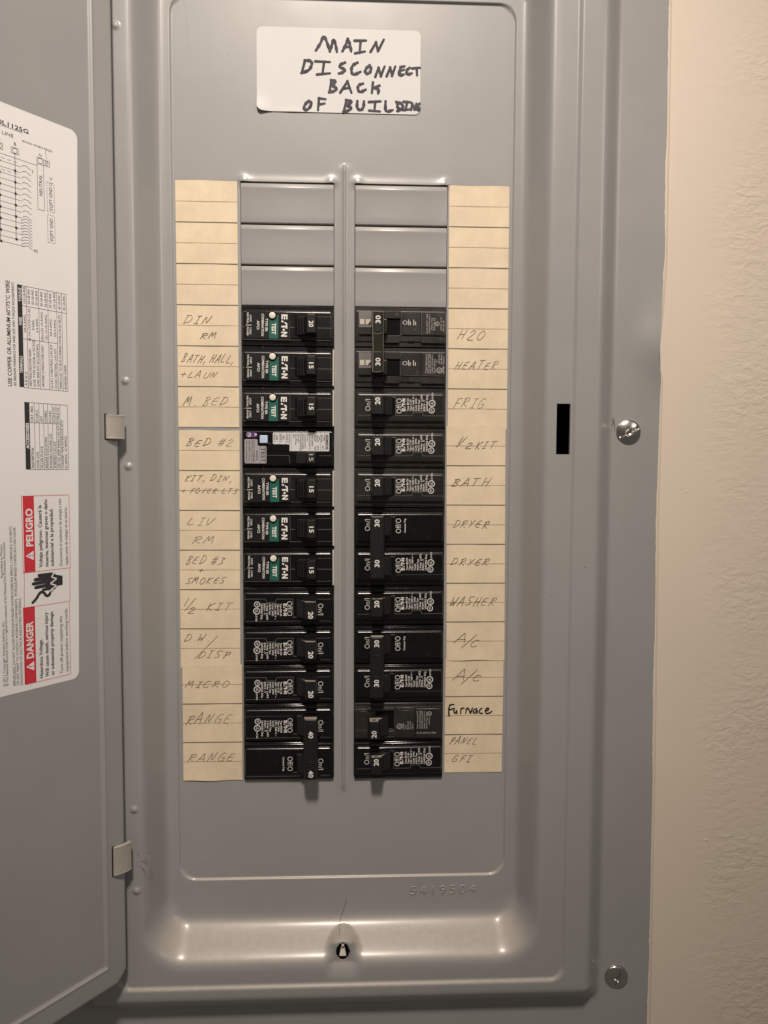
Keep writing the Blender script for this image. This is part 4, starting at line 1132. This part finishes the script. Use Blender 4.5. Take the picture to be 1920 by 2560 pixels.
br2('R', 5, '30', 'black double breaker with common handle marked 30, beside the DRYER entries')
br1('R', 7, '20', 'black single breaker marked 20 beside the WASHER entry')
br2('R', 8, '30', 'black double breaker with common handle marked 30, beside the A/C entries')
br1('R', 11, '20', 'black single breaker marked 20 at the bottom of the right column by PANEL GFI')

# --- combination breaker with white labels (left, fourth)
def labelled():
    B = BF(1); o = base('s', 1, 'L', 3, 'black breaker with white data label, purple tag and pale blue button beside BED #2', .1)
    mb = MB(); brbox(mb, B, .012, 2.288, .012, .988, -.6, 0, .015, 1); brbox(mb, B, .03, 2.27, .09, .95, -.05, FH - .02, .035, 3)
    brbox(mb, B, .66, 1.2, .42, .60, FH - .05, FH, .015, 1)
    link('body', mb.mesh('body', 'black', smooth=40), o, True)
    H = FH - .015
    def rr_plate(name, pts, m, h=H):
        mb = MB(); f = B.fr(h); n = len(pts)
        P = [(B.x(a), B.z(b)) for a, b in pts]
        mb.add([f.p(x, y, .006) for x, y in P] + [f.p(x, y, -.01) for x, y in P], [tuple(range(n))] + [(i, (i + 1) % n, n + (i + 1) % n, n + i) for i in range(n)])
        return link(name, mb.mesh(name, m), o)
    H2 = H + .0065
    d = rr_plate('data_label', [(.80, .13), (2.16, .13), (2.18, .15), (2.18, .57), (2.16, .59), (1.19, .59), (1.165, .57), (1.16, .45), (1.14, .42), (.80, .42), (.78, .40), (.78, .15)], 'sticker')
    mb = MB()
    bt(mb, B, 'SIEMENS', 2.125, .17, .55, .060, .03, H2); bt(mb, B, 'TYPE', 2.05, .18, .33, .045, 0, H2); bt(mb, B, 'QFGA2', 1.995, .18, .37, .042, 0, H2); bt(mb, B, '40°C', 2.02, .45, .57, .042, 0, H2)
    ul(mb, B, 1.87, .275, .075, H2); bt(mb, B, 'HACR', 1.90, .45, .57, .038, 0, H2); bt(mb, B, 'SWD', 1.83, .46, .57, .038, 0, H2)
    for i, t in enumerate(['LISTED E488785', 'Circuit Breaker &', 'GFCI and', 'Combination AFCI', 'ISSUE NO. DL40108', 'Interrupting Rating', '10kA 120V~', 'Max. RMS Sym.', '60 Hz']):
        bt(mb, B, t, 1.755 - i * .0575, .165, .165 + len(t) * .0215, .036, 0, H2)
    bt(mb, B, 'AFCI/GFCI', 1.19, .17, .40, .036, 0, H2); bt(mb, B, 'CLASS A', 1.135, .17, .37, .036, 0, H2)
    bt(mb, B, 'ARC', 1.045, .20, .32, .048, 0, H2); bt(mb, B, 'FAULT', .98, .17, .37, .048, 0, H2); bt(mb, B, 'GND', .885, .20, .32, .048, 0, H2); bt(mb, B, 'FAULT', .82, .17, .37, .048, 0, H2)
    for u, a, b in ((2.075, .13, .59), (1.965, .13, .59), (1.495, .13, .59), (1.235, .13, .59), (1.11, .13, .42), (.95, .13, .42)): seam(mb, B, [(u, a), (u, b)], H2, .006)
    link('printed_text', mb.mesh('printed_text', 'ink'), d)
    g = rr_plate('serial_label', [(.10, .30), (.38, .30), (.40, .32), (.40, .44), (.43, .47), (.60, .47), (.62, .49), (.62, .88), (.60, .90), (.10, .90), (.08, .88), (.08, .32)], 'silver_label')
    mb = MB()
    bt(mb, B, 'TEST', .545, .50, .87, .105, .005, H2); bt(mb, B, 'AG022', .385, .58, .83, .052, 0, H2); bt(mb, B, 'U2311150549', .30, .33, .86, .058, 0, H2)
    bt(mb, B, 'Wire 60/75°C 25 lb-in', .20, .33, .86, .038, 0, H2); bt(mb, B, 'AWG CU #14-8/AL#12-8', .13, .33, .86, .034, 0, H2)
    seam(mb, B, [(.46, .47), (.46, .9)], H2, .006); seam(mb, B, [(.25, .30), (.25, .9)], H2, .006)
    link('printed_text', mb.mesh('printed_text', 'ink'), g)
    p = rr_plate('purple_tag', [(B_ + 1.15, .5 - z_) for B_, z_ in rrect_pts(.12 - 1.15, .40 - 1.15, .245, .37, .05, 4)], 'purple')
    mb = MB(); bt(mb, B, 'A', .355, .15, .225, .06, .02, H2); bt(mb, B, '70', .20, .15, .235, .06, .01, H2); ring(mb, B.fr(H2), B.x(.19), B.z(.19), .05, .056, .003, 16)
    link('printed_text', mb.mesh('printed_text', 'white_print'), p)
    mb = MB(); brbox(mb, B, .46, .655, .205, .40, H - .02, H + .07, .02, 3); link('test_button', mb.mesh('test_button', 'blue_button', smooth=40), o, True)
    mb = MB(); bq(mb, B, 1.22, 1.55, .66, .90, H + .001); link('handle_slot', mb.mesh('handle_slot', 'dark_inside'), o)
    mb = MB(); prism(mb, [(B.x(1.26), 0), (B.x(1.36), -H - .06), (B.x(1.60), -H - .25), (B.x(1.64), -H - .33), (B.x(1.85), -H - .33), (B.x(1.89), 0)], B.z(.90), B.z(.63), .016, 2)
    h = link('handle', mb.mesh('handle', 'handle', smooth=40), o, True)
    mb = MB(); bt(mb, B, '15', 1.745, .67, .84, .10, 0, H + .33); link('rating_number', mb.mesh('rating_number', 'dim_print'), h)
    mb = MB(); seam(mb, B, [(.05, .70), (1.18, .70), (1.20, .89), (1.50, .89)], H, .006); seam(mb, B, [(.63, .40), (.72, .40), (.78, .53), (1.12, .53)], H, .006); seam(mb, B, [(1.93, .70), (2.24, .70)], H, .006)
    link('mould_seam', mb.mesh('mould_seam', 'edge_wear'), o)
labelled()

# --- older double breaker with moulded ON / OFF windows (right, top); local frame is turned half round in place
def old_double():
    B = BF(2); o = base('o', 2, 'R', 0, 'dust-covered old double breaker with chipped olive common handle marked 30, beside H2O HEATER', .05)
    link('body', body_mesh(2, 'old'), o, True)
    U = lambda ui: 2.3 - ui; V = lambda vi: 2 - vi        # as seen -> local
    def b_(mb, ui0, ui1, vi0, vi1, h0, h1_, r=.012, s=1): brbox(mb, B, U(ui1), U(ui0), V(vi1), V(vi0), h0, h1_, r, s)
    H = FH - .05
    for k in (0, 1):
        mb = MB()
        b_(mb, .10, .42, k + .14, k + .70, H - .02, H + .05); b_(mb, 1.17, 1.64, k + .15, k + .70, H - .02, H + .035); b_(mb, 1.66, 2.27, k + .13, k + .71, H - .02, H + .055); b_(mb, .43, 1.15, k + .12, k + .30, H - .02, H + .045)
        b_(mb, .75, 1.12, k + .72, k + .90, H - .02, H + .04); b_(mb, 1.66, 2.27, k + .72, k + .90, H - .02, H + .03); b_(mb, 1.33, 1.48, k + .75, k + .86, H - .03, H + .02)
        link('moulding', mb.mesh('moulding', 'black_dusty', smooth=40), o, True)
        mb = MB(); b_(mb, .105, .42, k + .145, k + .53, H, H + .058, .01); link('on_window', mb.mesh('on_window', 'window_sheen', smooth=40), o, True)
        mb = MB()
        for a, b in ((.13, .25), (.27, .40)):
            b_(mb, a, b, k + .32, k + .46, H + .04, H + .064, .006)
        w_ = link('moulded_letter', mb.mesh('moulded_letter', 'black_dusty'), o)
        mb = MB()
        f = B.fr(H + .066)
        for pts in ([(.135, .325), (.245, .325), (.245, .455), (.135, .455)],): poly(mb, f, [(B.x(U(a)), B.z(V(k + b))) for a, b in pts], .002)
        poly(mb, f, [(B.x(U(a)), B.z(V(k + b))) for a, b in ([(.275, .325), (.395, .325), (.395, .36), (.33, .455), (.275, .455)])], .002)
        link('letter_glint', mb.mesh('letter_glint', 'glint'), o)  # white faces painted as the highlight on the letters
        mb = MB()
        f = B.fr(H + .036)
        text(mb, f, 'O', B.x(U(1.255)), B.z(V(k + .395)), .13, .10, 90 + 90, 0, .003)
        for a in (1.345, 1.385, 1.47, 1.515): seg(mb, f, B.x(U(a)), B.z(V(k + .32 + (.05 if a in (1.385, 1.515) else 0))), B.x(U(a)), B.z(V(k + .455)), .022, .003)
        link('moulded_word', mb.mesh('moulded_word', 'dim_print'), o)
        mb = MB(); bq(mb, B, U(1.13), U(.76), V(k + .71), V(k + .31), H + .001); link('handle_slot', mb.mesh('handle_slot', 'dark_inside'), o)
    f = B.fr(H + .056); mb = MB()
    def t(s, ui, va, vb, Hh, bold=0): text(mb, f, s, B.x(U(ui)), B.z(V((va + vb) / 2)), abs(vb - va), Hh, -90, bold, .003)
    for ui, s, a, b in ((1.80, 'CU-AL 60/75°C WIRE', .18, .66), (1.86, 'CONDUCTOR 60/75°C', .18, .66), (1.92, 'AWG 14-8', .28, .58), (1.98, 'IN-LB 25', .28, .58), (2.15, 'AWG 14-12', .26, .58), (2.21, 'IN-LB 25', .34, .6)): t(s, ui, a, b, .034)
    csa(mb, B, U(2.055), V(.42), .055, H + .056)
    for ui, s, a, b in ((1.78, 'Type Siemens', 1.17, 1.64), (1.83, 'Interrupting Rating', 1.17, 1.64), (1.885, 'MAX RMS SYM AMPS', 1.17, 1.64), (1.94, '10,000 120/240 V~', 1.17, 1.64), (2.0, 'HACR TYPE 40°C', 1.28, 1.64), (2.05, 'CTL', 1.30, 1.38), (2.11, 'ISSUE NO', 1.17, 1.40), (2.165, 'AS-8415', 1.18, 1.42), (2.22, 'CR213', 1.22, 1.42)): t(s, ui, a, b, .036)
    ul(mb, B, U(2.115), V(1.565), .07, H + .056); t('LISTED', 2.215, 1.46, 1.64, .034, .02)
    link('printed_text', mb.mesh('printed_text', 'dim_print'), o)
    mb = MB()
    for k in (0, 1): b_(mb, .47, .80, k + .34, k + .70, 0, H + .2, .02, 2)
    b_(mb, .42, .72, .20, 1.69, H + .18, H + .42, .025, 3)
    h = link('common_handle', mb.mesh('common_handle', 'old_handle', smooth=40), o, True)
    mb = MB()
    for a, b in ((.26, .70), (1.20, 1.64)): mb = MB(); b_(mb, .48, .655, a, b, H + .41, H + .428, .006); link('number_plate', mb.mesh('number_plate', 'handle'), h)
    f = B.fr(H + .43)
    for a in (.40, 1.42): mb = MB(); text(mb, f, '30', B.x(U(.57)), B.z(V(a)), .19, .115, -90, .015, .003); link('rating_number', mb.mesh('rating_number', 'white_print'), h)
    mb = MB(); f = B.fr(H + .421)
    def e(pts, w=.009):
        for (a, b), (c_, d_) in zip(pts, pts[1:]): seg(mb, f, B.x(U(a)), B.z(V(b)), B.x(U(c_)), B.z(V(d_)), w, .001)
    e([(.44, .22), (.44, .6), (.45, 1.1), (.44, 1.66)], .016); e([(.44, .21), (.69, .22)], .012); e([(.70, .25), (.70, 1.66)], .006); e([(.47, .72), (.52, .74), (.62, .74), (.66, .71)], .012); e([(.47, 1.18), (.66, 1.18)], .01); e([(.46, 1.655), (.56, 1.665), (.66, 1.64)], .012)
    f = B.fr(H + .003)
    e([(.11, .71), (.42, .705)], .012); e([(.42, .11), (1.15, .115)], .010); e([(.75, .715), (1.13, .71)], .007); e([(1.16, .12), (1.16, .70)], .007); e([(1.16, 1.12), (1.16, 1.70)], .006); e([(.75, 1.13), (1.15, 1.12)], .008)
    f = B.fr(H + .055); e([(1.67, .14), (2.25, .145)], .010); e([(1.665, .14), (1.665, .68)], .008); e([(1.67, 1.14), (2.25, 1.145)], .010); e([(2.26, .15), (2.26, .68)], .006); e([(.11, .145), (.41, .145)], .012); e([(.11, 1.145), (.3, 1.15)], .012); e([(1.67, 1.70), (2.25, 1.71)], .006); e([(1.2, 1.695), (1.62, 1.70)], .006)
    link('worn_edge', mb.mesh('worn_edge', 'edge_wear'), o)
old_double()

def old_single():
    B = BF(1); o = base('o', 1, 'R', 10, 'scuffed older single breaker with open eyed handle marked 20, beside the Furnace entry', .1)
    link('body', body_mesh(1, 'old'), o, True)
    U = lambda ui: 2.3 - ui; V = lambda vi: 1 - vi
    def b_(mb, ui0, ui1, vi0, vi1, h0, h1_, r=.012, s=1): brbox(mb, B, U(ui1), U(ui0), V(vi1), V(vi0), h0, h1_, r, s)
    H = FH - .05; mb = MB()
    b_(mb, .03, .36, .14, .90, H - .02, H + .055); b_(mb, .37, 1.05, .12, .20, H - .02, H + .05); b_(mb, 1.07, 1.56, .11, .90, H - .02, H + .045); b_(mb, 1.58, 2.24, .14, .90, H - .02, H + .06); b_(mb, .37, 1.05, .72, .90, H - .02, H + .04)
    link('moulding', mb.mesh('moulding', 'black_dusty', smooth=40), o, True)
    mb = MB(); b_(mb, .04, .35, .20, .58, H, H + .060, .01); link('dull_window', mb.mesh('dull_window', 'black_dusty', smooth=40), o, True)
    mb = MB(); b_(mb, 1.14, 1.54, .18, .45, H, H + .05, .01); link('dull_window', mb.mesh('dull_window', 'black_dusty', smooth=40), o, True)
    mb = MB(); bq(mb, B, U(1.03), U(.55), V(.71), V(.22), H + .001); link('handle_slot', mb.mesh('handle_slot', 'dark_inside'), o)
    mb = MB(); prism(mb, [(B.x(U(.94)), 0), (B.x(U(.88)), -H - .08), (B.x(U(.66)), -H - .26), (B.x(U(.63)), -H - .46), (B.x(U(.40)), -H - .46), (B.x(U(.37)), 0)], B.z(V(.80)), B.z(V(.33)), .02, 3)
    h = link('handle', mb.mesh('handle', 'handle', smooth=40), o, True)
    mb = MB(); text(mb, B.fr(H + .46), '20', B.x(U(.51)), B.z(V(.66)), .18, .115, -90, .015, .003); link('rating_number', mb.mesh('rating_number', 'white_print'), h)
    y = B.z(V(.33)) - .0012
    mb = MB(); P = [(.40, .20), (.40, .45), (.61, .45), (.64, .30), (.72, .24), (.68, .18)]
    mb.add([(B.x(U(a)), -H - b, y) for a, b in P], [tuple(range(len(P)))]); link('handle_end', mb.mesh('handle_end', 'toggle_light_dust'), h)  # tan face carries the light and dust on the handle's upper end
    mb = MB(); mb.add([(B.x(U(.51)) + .07 * math.cos(i * math.pi / 8), -H - .35 + .045 * math.sin(i * math.pi / 8), y - .001) for i in range(16)], [tuple(range(16))]); link('tie_hole', mb.mesh('tie_hole', 'dark_inside'), h)
    mb = MB(); f = B.fr(H + .061)
    def t(s, ui, va, vb, Hh, ff, bold=0): text(mb, ff, s, B.x(U(ui)), B.z(V((va + vb) / 2)), abs(vb - va), Hh, -90, bold, .003)
    for ui, s, a, b in ((1.63, 'Type Siemens/ITE', .20, .66), (1.69, 'Interrupting Rating', .20, .66), (1.75, 'MAX RMS SYM AMPS', .20, .66), (1.81, '10,000 120/240 V~', .20, .66), (1.87, 'HACR Type 40°C', .22, .66), (1.935, 'AWG 14-10', .35, .55)): t(s, ui, a, b, .034, f)
    csa(mb, B, U(1.94), V(.27), .055, H + .061)
    text(mb, f, 'CU AL 60/75°C WIRE', B.x(U(1.86)), B.z(V(.77)), .50, .04, 180, 0, .003)
    f2 = B.fr(H + .046); ul(mb, B, U(1.17), V(.60), .07, H + .046)
    for ui, s, a, b in ((1.27, 'LISTED', .52, .68), (1.33, 'CTL', .56, .68), (1.39, 'ISSUE NO', .47, .68), (1.45, 'AS-5415', .47, .68), (1.51, 'CR211', .53, .68)): t(s, ui, a, b, .036, f2)
    link('printed_text', mb.mesh('printed_text', 'dim_print'), o)
    mb = MB()
    def e(pts, w, hh):
        f = B.fr(hh)
        for (a, b), (c_, d_) in zip(pts, pts[1:]): seg(mb, f, B.x(U(a)), B.z(V(b)), B.x(U(c_)), B.z(V(d_)), w, .001)
    e([(.04, .155), (.35, .15)], .010, H + .056); e([(.75, .695), (.86, .66), (1.02, .695)], .014, H + .003); e([(1.6, .15), (2.22, .15)], .007, H + .061); e([(1.06, .15), (1.06, .88)], .005, H + .01); e([(.04, .70), (.35, .70)], .005, H + .056); e([(.78, .88), (1.03, .87)], .006, H + .042); e([(1.1, .13), (1.55, .13)], .008, H + .047)
    link('worn_edge', mb.mesh('worn_edge', 'edge_wear'), o)
old_single()

# ---------------------------------------------------------------- a stray hair on the pan
mb = MB()
pts = [(0.075, -18.22), (0.055, -18.32), (0.03, -18.42), (-0.01, -18.52), (-0.055, -18.62), (-0.085, -18.74), (-0.10, -18.86)]
hb = []
for i in range(len(pts) - 1):
    for k in range(5):
        t = k / 5; hb.append((pts[i][0] + (pts[i + 1][0] - pts[i][0]) * t, pts[i][1] + (pts[i + 1][1] - pts[i][1]) * t))
hb.append(pts[-1]); nn = 6; vs = []
for x, z in hb: vs += [(x + .004 * math.cos(2 * math.pi * i / nn), -height(x, z) - .008 + .004 * math.sin(2 * math.pi * i / nn), z) for i in range(nn)]
mb.add(vs, [(k * nn + i, k * nn + (i + 1) % nn, (k + 1) * nn + (i + 1) % nn, (k + 1) * nn + i) for k in range(len(hb) - 1) for i in range(nn)])
hr = link('hair', mb.mesh('hair', 'hair', smooth=180)); tag(hr, 'thin dark hair lying on the lower slope of the panel above the latch', 'hair')

# ---------------------------------------------------------------- wall
mb = MB(); WY = -0.41
X0, X1, Z0, Z1 = -60, 60, -60, 50
hx0, hx1, hz0, hz1 = -7.3, 7.3, -22.8, 9.0
mb.add([(hx1, WY, Z0), (X1, WY, Z0), (X1, WY, Z1), (hx1, WY, Z1)], [(0, 1, 2, 3)])
mb.add([(X0, WY, Z0), (hx0, WY, Z0), (hx0, WY, Z1), (X0, WY, Z1)], [(0, 1, 2, 3)])
mb.add([(hx0, WY, hz1), (hx1, WY, hz1), (hx1, WY, Z1), (hx0, WY, Z1)], [(0, 1, 2, 3)])
mb.add([(hx0, WY, Z0), (hx1, WY, Z0), (hx1, WY, hz0), (hx0, WY, hz0)], [(0, 1, 2, 3)])
w = link('wall', mb.mesh('wall', 'wall')); tag(w, 'beige painted plaster wall with a light orange peel texture', kind='structure')
# small drips and a bead of paint on the wall
mb = MB()
def blob(mb, x, z, r, h, y=WY):
    n = 14; vs = [(x, y - h, z)]
    for k, (rr_, hh_) in enumerate(((.5, .8), (.85, .4), (1, 0))): vs += [(x + r * rr_ * math.cos(2 * math.pi * i / n), y - h * hh_, z + r * rr_ * math.sin(2 * math.pi * i / n)) for i in range(n)]
    mb.add(vs, [(0, 1 + i, 1 + (i + 1) % n) for i in range(n)] + [(1 + k * n + i, 1 + (k + 1) * n + i, 1 + (k + 1) * n + (i + 1) % n, 1 + k * n + (i + 1) % n) for k in (0, 1) for i in range(n)])
blob(mb, 8.64, -7.56, .025, .012); pb = link('paint_drip', mb.mesh('paint_drip', 'wall', smooth=180), w)
mb = MB(); blob(mb, 9.4, -16.6, .05, .010); pb = link('paint_drip', mb.mesh('paint_drip', 'wall', smooth=180), w)
mb = MB(); random.seed(3); z = -24.0; wv = 0.0; n = 0
while z < 9.4:
    wv = max(-0.012, min(0.03, wv + random.uniform(-.009, .009))); e = edge_x(z) - max(0.0, wv + (0.012 if z < -15 and random.random() < .3 else 0))
    mb.v += [(e, -FL - .0015, z), (e + .012, -FL - .005, z), (edge_x(z) + .035, -FL - .002, z), (edge_x(z) + .09, WY - .0005, z)]
    if n: a = len(mb.v) - 8; mb.f += [(a + k, a + k + 1, a + k + 5, a + k + 4) for k in range(3)]
    n += 1; z += 0.045 + random.uniform(0, .05)
link('paint_ridge', mb.mesh('paint_ridge', 'wall', smooth=180), w)
print('tris', sum(len(p.vertices) - 2 for o in scene.objects if o.type == 'MESH' for p in o.data.polygons))
